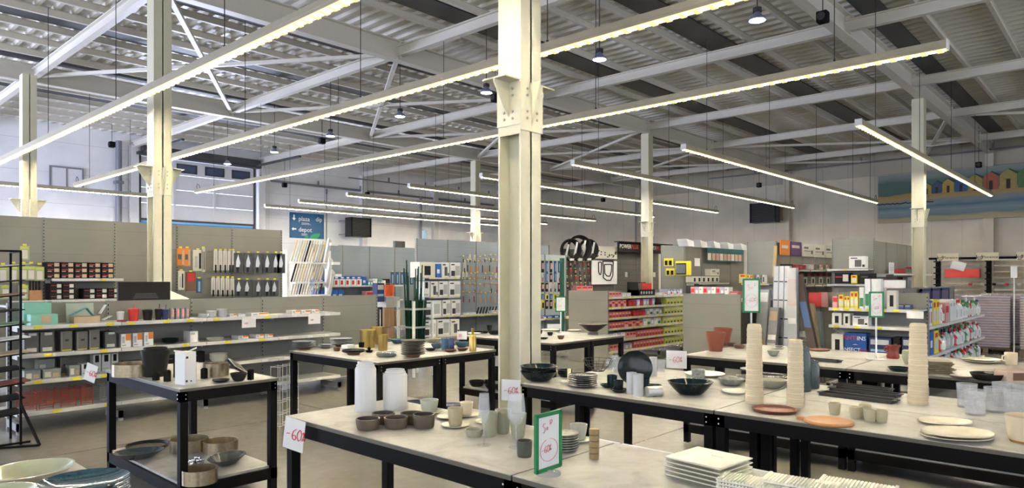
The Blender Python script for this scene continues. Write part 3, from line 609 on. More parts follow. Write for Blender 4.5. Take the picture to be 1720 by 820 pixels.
put('soup_bowl', bowl_me(.09, .05, .04, .004, BLUG), 'blue bowl behind the tall dark plate stack', 'bowl', P(668, 577)); put('soup_bowl', bowl_me(.08, .05, .035, .004, SAGE), 'grey-green bowl right of the tall dark plate stack', 'bowl', P(727, 576)); put('soup_bowl', bowl_me(.07, .05, .035, .004, BLUG), 'small blue bowl below the grey-green bowl', 'bowl', P(734, 585))
put('saucer', plate_me(.06, DTEAL), 'dark saucer lying right of the tall plate stack', 'saucer', P(723, 589)); put('saucer', plate_me(.065, BROWN), 'brown saucer under the dark blue cup', 'saucer', P(756, 591)); put('saucer', plate_me(.06, BROWN), 'brown saucer beside the brass bottle', 'saucer', P(777, 589))
BLU2 = mat((.10, .22, .33), .25, noise=.3, nscale=30); put('tall_cup', cup_me(.036, .034, .12, BLU2), 'tall light blue cup left of the dark blue cup', 'cup', P(747, 588)); put('tall_cup', cup_me(.033, .04, .11, mat((.03, .07, .2), .2, coat=.5)), 'dark blue cup standing on a brown saucer', 'cup', (P(757, 589)[0], P(757, 589)[1], TZ+.012))
put('soup_bowl', bowl_me(.08, .055, .04, .004, mat((.05, .13, .17), .2)), 'teal bowl between blue cups and brass bottle', 'bowl', P(776, 583))
tag(MB().lathe([(0,0),(.037,0),(.038,.15),(.03,.165),(.014,.175),(.014,.21),(.017,.215),(.017,.24),(0,.24)], 72, wob=ribs(24, .012)).build('brass_bottle', BRASS, loc=P(794, 590)), 'ribbed brass bottle with a short neck', 'bottle')
NAVY = mat((.02, .05, .16), .2, noise=.8, nscale=40)
for i, (px, py, lb) in enumerate(((742, 676, 'leftmost'), (766, 681, 'middle'), (786, 686, 'rightmost'))):
    x_, y_, _ = P(px, py, S); x_ = min(x_, 5.2)
    stack(3, 'patterned_plate', plate_me(.13, NAVY, NAVY, .014), 4.85+.15*i, 6.45-.42*i, S, .016, 'topmost navy patterned plate, %s pile on the low shelf' % lb, 'navy patterned plate below the top, %s pile on the low shelf' % lb, 'plate', 'navy plates on the low shelf')
# --- table behind the column
me = MB().lathe([(0,0),(.075,0),(.07,.03),(.06,.045),(.12,.08),(.2,.14),(.196,.145),(.11,.09),(.0,.06)], 36).mesh('fruit_bowl', mat((.09, .085, .08), .3, .7))
put('fruit_bowl', me, 'big dark metallic footed bowl at the table end', 'bowl', P(996, 562))
for px, py, rt, h, m, lb in ((830, 562, .085, .05, POTB, 'black bowl left of the column on the rear table'), (822, 557, .04, .09, POTB, 'tall black cup behind the rear black bowl'), (847, 563, .04, .085, POTB, 'black cup touching the column edge on the rear table'), (803, 560, .07, .03, DTEAL, 'low dark dish at the left end of the rear table'), (815, 560, .045, .03, POTB, 'small black dish left of the rear black bowl'),
                             (907, 561, .035, .05, POTB, 'small black cup right of the column'), (924, 564, .04, .045, POTB, 'black cup on the rear table before the sign pole'), (913, 570, .06, .02, DTEAL, 'dark saucer in front of the small black cups'), (942, 570, .045, .045, BROWN, 'brown dish at the foot of the sign pole'), (903, 566, .04, .02, POTB, 'flat black dish next to the column')):
    put('small_bowl', bowl_me(rt, h, rt*.55, .004, m), lb, 'bowl', P(px, py))
put('dinner_plate', plate_me(.13, IVORY), 'white plate at the back of the rear table', 'plate', P(925, 556)); put('dinner_plate', plate_me(.1, IVORY), 'white plate left of the sign pole base, farther back', 'plate', P(965, 557)); put('dinner_plate', plate_me(.09, IVORY), 'white plate at the far left end of the rear table', 'plate', P(797, 562)); put('carton', box_me(.2, .12, .06, PAPER), 'flat white carton beyond the white plate', 'box', P(931, 552), RZC)
for px, py, r, h, lb in ((794, 650, .11, .075, 'large black bowl on the lower shelf behind the column'), (818, 645, .075, .05, 'small black bowl on the lower shelf, farther back'), (816, 655, .095, .05, 'black bowl on the lower shelf, third'), (838, 655, .06, .06, 'black cup at the lower shelf end')):
    x_, y_, z_ = P(px, py, S); put('black_bowl', bowl_me(r, h, r*.6, .005, POTB), lb, 'bowl', (max(x_, 6.28+r+.06), y_, z_))
# --- dark tableware, front row right of the column
wb = lambda a, r, z: .03*math.sin(3*a)
for i in range(3): put('dark_bowl', bowl_me(.138, .075, .06, .006, DTEAL, TEAL, wb, curve=.55), ('topmost' if i == 2 else 'middle' if i == 1 else 'lowest')+' of three nested dark teal bowls by the column', 'bowl', (P(905, 640)[0], P(905, 640)[1], TZ+i*.02), i, 'nested dark teal bowls')
for i in range(3): put('dark_bowl', bowl_me(.062, .03, .035, .004, DTEAL), ('topmost' if i == 2 else 'lower')+' little dark bowl in the stack beside the nested bowls', 'bowl', (P(945, 634)[0]+.03, P(945, 634)[1], TZ+i*.014), 0, 'little dark bowls')
tag(MB().lathe([(0,0),(.013,0),(.013,.105),(0,.105)], 14).build('cream_candle', CREAM, loc=P(956, 644)), 'slim cream candle standing left of the dark plates', 'candle'); put('saucer', plate_me(.05, IVORY), 'cream saucer at the foot of the slim candle', 'saucer', P(949, 645))
stack(6, 'dark_plate', plate_me(.105, DPL, TEAL, .014), *P(979, 650), .0145, 'topmost dark teal plate of the stack beside the cups', 'dark teal plate lower in the stack beside the cups', 'plate', 'dark teal plates beside the cups')
put('saucer', plate_me(.058, DTEAL), 'dark saucer under the taller dark cup', 'saucer', P(1022, 651)); put('dark_cup', cup_me(.036, .033, .075, TEAL), 'taller dark cup on its saucer, left of white tins', 'cup', (P(1028, 651)[0], P(1028, 651)[1], TZ+.012))
put('saucer', plate_me(.058, DTEAL), 'dark saucer under the shorter dark cup', 'saucer', P(1040, 659)); put('dark_cup', cup_me(.033, .03, .065, DTEAL), 'shorter dark cup in front, beside the white tins', 'cup', (P(1039, 658)[0], P(1039, 658)[1], TZ+.012))
x_, y_, _ = P(1067, 646); o = put('dark_plate', plate_me(.125, DTEAL, DTEAL, .022), 'large dark plate propped upright behind the white tins', 'plate', (x_, y_, TZ+.118)); o.rotation_euler = (PI/2-.22, .0, RZC-.25)
CANM = mat((.70, .69, .65), .35, .35, noise=.06)
def tin(p, lab, rot=None, r=.036, h=.165):
    t = thing('white_tin', lab, 'tin', p, 1.2, 'white ribbed tins'); 
    if rot: t.rotation_euler = rot
    MB().lathe([(0, 0), (r, 0), (r, h), (r*.9, h), (r*.9, h-.004), (0, h-.004)], 90, wob=ribs(30, .015)).build('tin_body', CANM, t)
    MB().box(-.012, -r-.002, .04, .012, -r+.004, .065).build('printed_mark', SLOT, t)
tin(P(1061, 661), 'white ribbed tin standing farthest left', None, .034, .14); tin(P(1072, 666), 'white ribbed tin standing in the middle, with black mark', None, .034, .145)
q = P(1086, 667); tin((q[0], q[1], TZ+.034), 'white ribbed tin lying on its side', (PI/2, 0, RZC+1.9), .033, .11); tin(P(1097, 632), 'white ribbed tin standing behind the upright plate', None, .03, .15)
put('dark_cup', cup_me(.034, .03, .08, TEAL), 'dark cup half hidden behind the white tins', 'cup', P(1083, 655)); put('saucer', plate_me(.06, DTEAL), 'dark saucer right of the half hidden cup', 'saucer', P(1097, 652))
WIRE = mat((.05, .045, .04), .4, .5)
t = thing('wire_basket', 'black wire bowl on the table behind the dark plates', 'basket', (P(1004, 624)[0], P(1004, 624)[1], TZ)); 
for rr, zz in ((.05, .004), (.1, .05), (.125, .1)): MB().tube([(rr*math.cos(a*PI/12), rr*math.sin(a*PI/12), zz) for a in range(25)], .0025, 4).build('wire_ring', WIRE, t)
mb = MB()
for k in range(12): a = k*PI/6; mb.tube([(0, 0, .004), (.05*math.cos(a), .05*math.sin(a), .004), (.1*math.cos(a), .1*math.sin(a), .05), (.125*math.cos(a), .125*math.sin(a), .1)], .002, 4)
mb.build('wire_rib', WIRE, t)
def tumbler_me(rt, rb, h):
    return cached(('tum', rt, rb, h), lambda: MB().lathe([(0, 0), (rb, 0), (rt, h), (rt-.003, h), (rb*.96-.003, .012), (0, .012)], 48, wob=lambda a, r, z: .02*math.cos(12*a+z*60)).mesh('tumbler', CUTG))
for i, (px, py) in enumerate(((1024, 622), (1033, 615), (1037, 626), (1045, 618))): put('crystal_glass', tumbler_me(.035, .028, .09), 'clear crystal glass in the cluster behind the upright plate', 'glass', P(px, py), 0, 'crystal glasses behind upright plate')
put('crystal_glass', tumbler_me(.04, .03, .1), 'single clear glass right of the rearmost white tin', 'glass', P(1110, 625))
wb2 = lambda a, r, z: .07*math.cos(2*a)+.02*math.sin(5*a)
put('boat_bowl', bowl_me(.142, .085, .065, .007, DTEAL, TEAL, wb2, curve=.75), 'big dark glazed bowl with uneven rim near the table edge', 'bowl', P(1160, 662), RZC)
put('dinner_plate', plate_me(.155, IVORY, None, .018), 'large cream plate behind the small banded bowls', 'plate', P(1184, 631))
BAND = mat((.35, .36, .32), .3, noise=.9, nscale=35)
for i in range(6): put('banded_bowl', bowl_me(.05, .03, .04, .004, BAND), ('topmost' if i == 5 else 'lower')+' small black and white banded bowl in the tall little stack', 'bowl', (P(1173, 641)[0], P(1173, 641)[1], TZ+i*.012), i, 'small banded bowls')
put('speckled_bowl', bowl_me(.095, .05, .045, .005, BAND, None, wb), 'speckled grey bowl right of the banded bowls', 'bowl', P(1228, 647)); put('speckled_bowl', bowl_me(.1, .06, .04, .005, SAGE), 'grey-green bowl half hidden between the two front cup stacks', 'bowl', P(1298, 652)); put('speckled_bowl', bowl_me(.06, .045, .03, .005, BAND), 'little speckled bowl just behind the grey speckled bowl', 'bowl', P(1250, 641))
put('glass_plate', plate_me(.09, mat((.6, .66, .64), .05, alpha=.5)), 'flat clear glass plate left of the tallest front cup stack', 'plate', P(1235, 662))
for i in range(3): put('dark_plate', plate_me(.14, DTEAL, DTEAL, .016), ('topmost' if i == 2 else 'lower')+' wide dark plate between the front cup stacks', 'plate', (P(1300, 642)[0]+.03, P(1300, 642)[1], TZ+i*.013), 0, 'wide dark plates between cup stacks')
# cream stacks of cups: each a tall nested stack
def cup_stack(p, rb, rt, h, lab):
    t = thing('cup_stack', lab, 'stack of cups', p, 0, 'cream cup stacks'); n = int(h/.0095); z = 0
    body = MB(); cup_h = .1; k = int((h-cup_h)/.0105)
    pr = [(0, 0), (rb*.96, 0)]
    for i in range(k+int(cup_h/.0105)):
        u = i/(k+cup_h/.0105); r = rb+(rt-rb)*u; jit = 1+.022*math.sin(i*2.1)+.015*math.sin(i*.63); pr += [(r*jit, i*.0105+.001), (r*jit*1.0, i*.0105+.0075), (r*jit*.955, i*.0105+.009)]
    pr += [(rt*.95, h), (0, h)]
    MB().lathe(pr, 30).build('nested_cups', CREAM, t); MB().lathe([(0, h), (rt*.8, h), (rt*.82, h+.004), (0, h+.004)], 24).build('top_cup', CREAM, t)
cup_stack(P(1267, 677), .054, .043, .485, 'tallest left cream paper-textured cup stack, beside the brown tray'); cup_stack(P(1336, 683), .050, .041, .40, 'shorter middle cream cup stack left of the black trays'); cup_stack(P(1542, 678), .058, .047, .49, 'right-hand cream cup stack in front of the olive plates')
put('oval_tray', bowl_me(.125, .018, .115, .008, DWOOD, mat((.22, .09, .05), .4, noise=.2), None), 'round dark red-brown wooden tray at the table edge', 'tray', P(1301, 691))
t = thing('serving_board', 'light wooden serving paddle with its handle pointing left', 'board', P(1392, 711), 0); q = P(1340, 704)
dx, dy = q[0]-t.location.x, q[1]-t.location.y; L = math.hypot(dx, dy); t.rotation_euler = (0, 0, math.atan2(dy, dx))
MB().lathe([(0, 0), (.12, 0), (.125, .008), (.118, .017), (.095, .017), (.085, .013), (0, .013)], 40).build('board_disc', WOOD, t); MB().zprism([(.1, -.03), (L*.75, -.014), (L, -.016), (L+.012, 0), (L, .016), (L*.75, .014), (.1, .03)], 0, .016).build('handle', WOOD, t)
ESP = mat((.60, .53, .33), .5, noise=.08)
for i, (px, py) in enumerate(((1402, 696), (1437, 703), (1453, 699), (1461, 708), (1480, 709))):
    put('espresso_cup', cup_me(.033, .027, .066, ESP), ('single small cream cup apart from the group', 'leftmost small cream cup of the group of four', 'small cream cup at the back of the group of four', 'small cream cup at the front of the group of four', 'rightmost small cream cup of the group of four')[i], 'cup', P(px, py))
def tray(px, py, L, W, rz, lab):
    t = thing('grill_tray', lab, 'tray', P(px, py), rz, 'black slatted trays'); TR = mat((.035, .033, .03), .5)
    MB().box(-L/2, -W/2, 0, L/2, W/2, .006).build('tray_floor', TR, t); mb = MB().box(-L/2, -W/2, 0, L/2, -W/2+.006, .022).box(-L/2, W/2-.006, 0, L/2, W/2, .022).box(-L/2, -W/2, 0, -L/2+.006, W/2, .022).box(L/2-.006, -W/2, 0, L/2, W/2, .022); mb.build('tray_rim', TR, t)
    MB().box(-L/2-.02, -W/3, .016, -L/2, W/3, .022).box(L/2, -W/3, .016, L/2+.02, W/3, .022).build('handle', TR, t)
rzt = math.atan2(P(1505, 676)[1]-P(1375, 660)[1], P(1505, 676)[0]-P(1375, 660)[0])
tray(1440, 670, .44, .11, rzt, 'front one of three long black slatted trays'); tray(1452, 661, .42, .10, rzt, 'middle one of three long black slatted trays'); tray(1448, 653, .36, .09, rzt, 'rearmost of three long black slatted trays')
def jar(px, py, r, h, lab):
    t = thing('glass_jar', lab, 'jar', P(px, py), 0); m = mat((.12, .16, .16), .08, alpha=.75, noise=.05)
    MB().lathe([(0,0),(r*.95,0),(r,.01),(r,h*.78),(r*.8,h*.86),(r*.8,h*.9),(r*.76,h*.9),(r*.76,h*.86),(r*.94,h*.77),(r*.94,.012),(0,.012)], 28).build('jar_body', m, t); MB().lathe([(0,h*.9),(r*.86,h*.9),(r*.86,h*.96),(r*.3,h*.98),(r*.3,h),(0,h)], 24).build('lid', mat((.14, .18, .18), .15, alpha=.85), t)
jar(1349, 657, .05, .31, 'tall smoky glass jar behind the middle cup stack'); jar(1365, 652, .045, .2, 'short smoky glass jar with lid right of the middle cup stack')
wv3 = lambda a, r, z: .015*math.sin(4*a)
PL = mat((.72, .67, .50), .25, noise=.15, nscale=9, coat=.4)
for i, (px, py, lb) in enumerate(((1587, 712, 'farther large cream oval plate'), (1606, 736, 'lower of the two nearer cream oval plates'), (1608, 736, 'upper of the two nearer cream oval plates'))):
    q = P(px, py); put('oval_plate', plate_me(.165 if i else .135, PL, PL, .016, 1.0, .8, wob=wv3), lb, 'plate', (q[0], q[1], TZ+(.014 if i == 2 else 0)), RZC+.1, 'cream oval plates')
for i, (px, py) in enumerate(((1624, 684), (1638, 697), (1671, 692), (1684, 682), (1704, 699), (1719, 686))): put('cut_glass_tumbler', tumbler_me(.055, .048, .142), ('leftmost clear cut-glass tumbler, behind', 'clear cut-glass tumbler nearest on the left', 'clear cut-glass tumbler in the middle of the six', 'clear cut-glass tumbler at the back of the six', 'clear cut-glass tumbler nearest on the right', 'clear cut-glass tumbler at the right picture edge')[i], 'glass', P(px, py))
t = thing('cream_bucket', 'cream ribbed bucket with brown base at the right edge', 'bucket', P(1724, 743)); MB().lathe([(0,.012),(.07,.012),(.086,.125),(.082,.125),(.066,.02),(0,.02)], 60, wob=ribs(30, .005)).build('bucket_body', CREAM, t); MB().lathe([(0,0),(.064,0),(.07,.014),(0,.014)], 30).build('base', WOOD, t)
# --- back row
q = P(1202, 590); pot(q, .098, .066, .2, TERRA, 'front terracotta pot on the back table'); q = P(1211, 581); pot((q[0]+.05, q[1], TZ), .1, .066, .2, TERRA, 'second terracotta pot just behind the front one')
put('brown_dish', bowl_me(.055, .04, .04, .004, mat((.14, .08, .05), .4)), 'brown dish closest to the terracotta pots', 'dish', P(1228, 582)); put('brown_dish', bowl_me(.06, .035, .045, .004, mat((.18, .10, .06), .4)), 'lighter brown dish right of the first brown dish', 'dish', P(1242, 585))
put('soup_bowl', bowl_me(.06, .055, .02, .004, SAGE), 'pale green-grey bowl between the two left cup stacks', 'bowl', P(1299, 598)); put('saucer', plate_me(.06, IVORY), 'cream saucer behind the pale green-grey bowl', 'saucer', P(1308, 587)); put('soup_bowl', bowl_me(.04, .03, .02, .004, SAGE), 'tiny green-grey bowl on the cream saucer', 'bowl', (P(1308, 587)[0], P(1308, 587)[1], TZ+.012))
put('oval_tray', bowl_me(.12, .015, .11, .006, DWOOD, mat((.3, .12, .07), .45), None, 1.1, .8), 'reddish oval wooden tray on the back table', 'tray', P(1377, 589)); put('oval_tray', bowl_me(.122, .012, .115, .005, BROWN, WOOD, None, 1.1, .8), 'brown oval tray under the reddish one', 'tray', (P(1377, 589)[0], P(1377, 589)[1], TZ-.0), 0).location.z = TZ
o = tray(1382, 607, .3, .1, rzt, 'black slatted tray on the back table')
t = thing('red_jug', 'red-brown glazed jug with handle on the back table', 'jug', P(1500, 602), RZC); RJ = mat((.30, .05, .02), .25, coat=.4)
MB().lathe([(0,0),(.052,0),(.058,.02),(.046,.06),(.05,.09),(.056,.125),(.052,.125),(.044,.09),(.04,.06),(.05,.02),(0,.01)], 28).build('jug_body', RJ, t); MB().tube([(-.05,0,.11),(-.08,0,.105),(-.082,0,.075),(-.05,0,.065)], .007, 8).build('handle', RJ, t); MB().box(.052, -.01, .108, .07, .01, .126).build('spout', RJ, t)
put('green_vase', MB().lathe([(0,0),(.03,0),(.055,.06),(.05,.12),(.035,.13),(.03,.12),(.045,.06),(0,.01)], 24).mesh('vase', SAGE), 'green-grey vase half hidden behind the right cup stack', 'vase', P(1526, 612))
put('dark_bowl', bowl_me(.085, .035, .05, .005, TEAL, TEAL, wb), 'dark glazed shallow bowl left of the right cup stack', 'bowl', P(1510, 624))
OLP = mat((.22, .19, .10), .4, noise=.1); PLO = cached('sqpl', lambda: MB().zprism([(-.09,-.09),(.09,-.09),(.09,.09),(-.09,.09)], 0, .005).zprism([(-.095,-.095),(.095,-.095),(.095,.095),(-.095,.095)], .005, .011).mesh('sq', OLP))
stack(8, 'square_plate', PLO, *P(1574, 626), .0125, 'topmost olive square plate of the stack by the right cup stack', 'olive square plate lower in the stack by the right cup stack', 'plate', 'olive square plates')
put('silver_dish', bowl_me(.08, .02, .05, .004, SILV, None, wb), 'small grey metallic dish right of the olive plates', 'dish', P(1614, 635)); put('black_bowl', bowl_me(.12, .05, .08, .005, POTB, DTEAL, wb), 'wide black scalloped bowl near the right edge', 'bowl', P(1659, 638))
t = thing('gift_carton', 'open kraft carton with brown bowl inside at right edge', 'box', P(1712, 643), RZC); MB().box(-.09, 0, 0, .09, .14, .085).build('carton_body', mat((.6, .45, .35), .6), t); MB().box(-.045, -.002, .015, .075, 0, .07).build('printed_picture', BROWN, t)
for i in range(2): put('oval_plate', plate_me(.15, PL, PL, .018), ('upper' if i else 'lower')+' round cream plate in front of the cleaning goods shelf', 'plate', (P(1649, 609)[0], P(1649, 609)[1], TZ+i*.016))
t = thing('cream_mug', 'cream straight mug with handle at far right', 'mug', P(1698, 613), RZC); link('mug_body', cup_me(.05, .047, .11, CREAM), t); MB().tube([(-.048,0,.085),(-.075,0,.08),(-.078,0,.045),(-.048,0,.03)], .006, 8).build('handle', CREAM, t)
# --- front table, left part
def frosted(p, r, h, lab):
    t = thing('frosted_vase', lab, 'vase', p, 0, 'frosted vases')
    MB().lathe([(0,0),(r*.97,0),(r,.008),(r,h*.85),(r*.93,h*.885),(r*.86,h*.9),(r*.82,h*.9),(r*.94,h*.84),(r*.94,.01),(0,.01)], 96, wob=lambda a, rr, z:   .014*math.cos(28*a) if z < h*.83 else 0).build('vase_body', FROST, t)
    MB().lathe([(r*.86,h*.9),(r*.86,h*.94),(r*.76,h*.955),(r*.76,h),(r*.7,h),(r*.7,h*.95),(r*.8,h*.9)], 40).build('neck', FROST, t)
frosted(P(614, 690), .061, .285, 'taller slim frosted white vase with stepped neck'); frosted(P(664, 686), .071, .232, 'shorter broad frosted white vase with stepped neck')
for px, py, lb in ((618, 721, 'leftmost taupe bowl with straight sides'), (644, 711, 'taupe bowl behind the leftmost two'), (665, 719, 'taupe bowl in the middle of the front row'), (692, 711, 'taupe bowl mostly hidden behind the rightmost one'), (712, 718, 'rightmost and tallest taupe bowl')):
    put('stoneware_bowl', bowl_me(.062 if px != 712 else .057, .056 if px != 712 else .07, .05, .006, TAUPE, TAUPEI, None, curve=.4), lb, 'bowl', P(px, py))
def cupset(px, py, rt, h, m, lb, rs=.07, lift=.012):
    q = P(px, py); put('saucer', plate_me(rs, SAGEW, None, .012), 'saucer under the '+lb, 'saucer', q); put('stoneware_cup', cup_me(rt, rt*.8, h, m), lb, 'cup', (q[0], q[1], TZ+.009))
cupset(721, 694, .053, .068, SAGEW, 'wide pale green cup behind the taupe bowls', .078); cupset(765, 717, .041, .09, mat((.60, .52, .32), .4, noise=.15, nscale=40), 'speckled beige cup with saucer near the flutes', .074); cupset(784, 699, .036, .07, CREAM, 'cream cup with saucer behind the speckled beige cup', .075)
put('saucer', plate_me(.07, SAGEW, None, .012), 'pale saucer left of the speckled beige cup, behind', 'saucer', P(755, 703)); put('saucer', plate_me(.07, SAGEW, None, .012), 'pale saucer behind the green beakers', 'saucer', P(820, 711))
put('dip_bowl', bowl_me(.044, .036, .035, .004, SAGE), 'small round grey-green dip bowl left of the flutes', 'bowl', P(796, 733))
for px, py, lb in ((822, 733, 'grey-green beaker behind the left flute'), (845, 728, 'grey-green beaker in the middle, behind the others'), (870, 735, 'grey-green beaker behind the right-hand flute')): put('stoneware_beaker', cup_me(.042, .031, .118, SAGE), lb, 'beaker', P(px, py))
def flute(p, r, hb, hs, lab):
    t = thing('champagne_glass', lab, 'glass', p); h = hb+hs
    MB().lathe([(.003, hs), (r*.55, hs+.012), (r*.98, hs+hb*.3), (r, hs+hb*.55), (r*.82, h), (r*.82-.0015, h), (r-.0015, hs+hb*.55), (r*.9, hs+hb*.3), (.002, hs+.008)], 36).build('glass_bowl', GLASS, t)
    MB().cyl((0, 0, .003), (0, 0, hs+.004), .003, n=10).build('stem', GLASS, t); MB().lathe([(0, 0), (.034, 0), (.034, .0015), (.004, .005), (0, .005)], 32).build('foot', GLASS, t)
flute(P(813, 748), .027, .14, .1, 'tall narrow champagne flute, the left one'); flute(P(867, 752), .043, .145, .1, 'wider tulip wine glass right of the flute')
put('tealight_cup', bowl_me(.034, .07, .03, .005, mat((.09, .10, .07), .4, noise=.3, nscale=50), None, None, curve=.3), 'small dark green round cup on its own near the green sign', 'cup', P(881, 767))
for i in range(7): put('speckled_plate', plate_me(.065, SAGE, BAND, .012), ('topmost' if i == 6 else 'lower')+' small speckled plate behind the green sign', 'plate', (P(943, 758)[0]+.02, P(943, 758)[1], TZ+i*.011), 0, 'small speckled plates behind the green sign')
q = P(947, 742); put('saucer', plate_me(.06, SAGEW, None, .012), 'pale saucer on the speckled plates', 'saucer', (q[0]+.05, q[1]-.05, TZ)); put('stoneware_cup', cup_me(.042, .03, .07, SAGEW), 'pale green cup behind the green sign', 'cup', (q[0]+.05, q[1]-.05, TZ+.012))
t = thing('brass_tealight_tube', 'stack of brass tealights in a clear sleeve', 'candle', P(998, 771)); mb = MB()
for k in range(5): mb.lathe([(0, .002+k*.026), (.021, .002+k*.026), (.0215, .024+k*.026), (0, .024+k*.026)], 28)
mb.build('tealight_tins', mat((.40, .26, .07), .4, .4), t); MB().lathe([(.0235, 0), (.0235, .136), (.0228, .136), (.0228, 0)], 28).build('clear_sleeve', mat((.9, .9, .9), .04, alpha=.04, noise=0), t)
# rectangular plates
def rect_plate_me(L, W):
    def f():
        mb = MB().zprism([(-L*.42,-W*.38),(L*.42,-W*.38),(L*.42,W*.38),(-L*.42,W*.38)], 0, .004)
        o = [(-L/2,-W/2),(L/2,-W/2),(L/2,W/2),(-L/2,W/2)]; i_ = [(x*.82, y*.74) for x, y in o]
        vs = [(x,y,.013) for x,y in o]+[(x,y,.004) for x,y in i_]+[(x*.84,y*.76,0) for x,y in o]+[(x,y,.017) for x,y in o]+[(x*.8,y*.72,.0085) for x,y in o]
        fs = []
        for k in range(4):
            n = (k+1) % 4; fs += [(k, n, 12+n, 12+k), (12+k, 12+n, 16+n, 16+k), (8+k, 8+n, n, k)]
        fs.append((16,17,18,19)); mb.add(vs, fs); 
        for k in range(4): mb.tube([(-L*.1, W*.28-k*.003, .0095), (L*.1, W*.28-k*.003, .0095)], .0008, 4)
        return mb.mesh('rect', IVORY)
    return cached(('rp', L, W), f)
a_, b_, c_, d_ = [G(*v, TZ+.085) for v in ((1122, 767), (1166, 748), (1256, 767), (1218, 789))]
cx_, cy_ = (a_[0]+b_[0]+c_[0]+d_[0])/4, (a_[1]+b_[1]+c_[1]+d_[1])/4
ang = math.atan2(c_[1]-b_[1]+d_[1]-a_[1], c_[0]-b_[0]+d_[0]-a_[0]); LL = (math.dist(a_, d_)+math.dist(b_, c_))/2; WW = (math.dist(a_, b_)+math.dist(c_, d_))/2
for i in range(5): put('rectangular_plate', rect_plate_me(round(LL, 3), round(WW, 3)), ('topmost' if i == 4 else 'lower')+' white rectangular plate in the stack of five', 'plate', (cx_, cy_, TZ+i*.0165), ang, 'white rectangular plates')
RIBP = cached('ribp', lambda: (lambda mb: [mb.box(-.11+k*.0115, -.055, 0, -.11+k*.0115+.008, .055, .009) for k in range(20)] and mb.box(-.115, -.058, .0, .115, .058, .005).box(-.118, -.06, .004, -.108, .06, .011).box(.108, -.06, .004, .118, .06, .011).mesh('ribp', IVORY))(MB()))
for j, (px, py, n, lb) in enumerate(((1268, 815, 6, 'left'), (1345, 822, 7, 'middle'), (1440, 828, 7, 'right'))):
    x_, y_ = G(px, py, TZ+.05)
    for i in range(n): put('ribbed_plate', RIBP, ('topmost' if i == n-1 else 'lower')+' ribbed cream plate, %s stack at the bottom edge' % lb, 'plate', (x_+.0, y_, TZ+i*.0115), -PI/2+.12, 'ribbed cream plates, %s stack' % lb)
# ================================================================ SHELVING
DAYPAN = panel_mat('daylight_tinted_panel', (.26, .30, .34), 2, .4, .006, .78, .5)  # bluish daylight put into the colour of these grey panels
GPAN = panel_mat('gondola_panel', (.235, .235, .205), 2, .4, .006, .78, .5)
GPOST = mat((.25, .25, .225), .5)
def gondola(name, x, y, rz, n, mw, H, label, shelves=(), panel=GPAN, foot=True, slots=True, end=None, back=0., bare=()):
    """local x along the run, panel front at y=0, goods face -y. shelves: (z of top, depth, first module, last module, number of price labels, label colour)"""
    t = thing(name, label, 'shelving', (x, y, 0), rz)
    for i in range(n):
        if i in bare: continue
        MB().box(i*mw+.012, 0, .12, (i+1)*mw-.012, .025, H).build('back_panel', panel, t)
    for i in range(n+1):
        mb = MB().box(i*mw-.014, -.012, 0, i*mw+.014, .05, H+.004, 0); z = .3
        if slots:
            while z < H-.03: mb.box(i*mw-.006, -.0135, z, i*mw+.006, -.012, z+.024, 1); z += .05
        mb.build('upright', [GPOST, SLOT], t)
        if foot: MB().box(i*mw-.02, -.45, .03, i*mw+.02, 0, .11).box(i*mw-.02, -.45, 0, i*mw+.02, -.41, .11).build('foot', GOND, t)
    for z, d, a, b, nl, lc in shelves:
        for i in range(a, b):
            s = MB().box(i*mw+.004, -d, z-.018, (i+1)*mw-.004, -.003, z).prism([(i*mw+.02, z-.02), (i*mw+.026, z-.02), (i*mw+.026, z-.07), (i*mw+.02, z-.07)], -d*.6, 0).build('shelf', LIP, t)
            MB().box(i*mw+.003, -d-.006, z-.038, (i+1)*mw-.003, -d, z+.004).build('price_rail', LIP, s)
            for k in range(nl):
                u = i*mw+mw*(k+.5+random.uniform(-.25, .25))/nl; MB().box(u-.04, -d-.009, z-.034, u+.04, -d-.006, z-.002).build('price_label', lc, s)
    if end: MB().box(-.03, end[0], .02, 0, end[1], end[2] if len(end) > 2 else H).build('end_panel', panel, t)
    if back: MB().box(0, .05, .1, n*mw, .05+back, .16).box(0, .05, H-.05, n*mw, .05+back, H-.03).build('rear_shelf', LIP, t)
    return t
WL = WHITE
gondola('low_shelving', 1.85, 9.1, 0, 5, .975, 1.36, 'long low grey shelving with mugs, boxes and wire baskets, left aisle',
        [(1.13, .45, 0, 3, 3, YEL), (.83, .45, 0, 3, 2, YEL), (.55, .45, 0, 1, 3, YEL), (.55, .45, 1, 3, 2, WL), (.22, .45, 0, 1, 2, YEL), (.22, .45, 1, 3, 1, WL), (1.13, .45, 3, 4, 3, WL), (.83, .45, 3, 4, 3, WL), (.55, .45, 3, 4, 3, WL), (.22, .45, 3, 4, 1, WL)], back=.5)
gondola('high_shelving', 1.0, 12.5, 0, 6, .993, 2.56, 'tall grey shelving hung with kitchen knives behind the low one, left aisle',
        [(1.62, .42, 2, 3, 1, YEL), (1.30, .42, 2, 4, 0, YEL)])
gondola('high_shelving', 10.75, 17.5, 0, 4, .965, 2.58, 'tall daylight-tinted shelving with blue and white cartons, behind the white slanted rack',
        [(1.39, .42, 0, 3, 0, YEL), (.95, .42, 0, 3, 0, YEL)], panel=DAYPAN)
gondola('high_shelving', 10.8, 13.0, 0, 5, 1.01, 2.58, 'tall daylight-tinted shelving with white appliance cartons and small hanging tools',
        [(1.63, .45, 0, 1, 3, YEL), (1.17, .45, 0, 1, 3, YEL), (.70, .45, 0, 1, 3, YEL), (.22, .45, 0, 1, 2, YEL), (.68, .45, 1, 4, 5, YEL)], panel=DAYPAN)
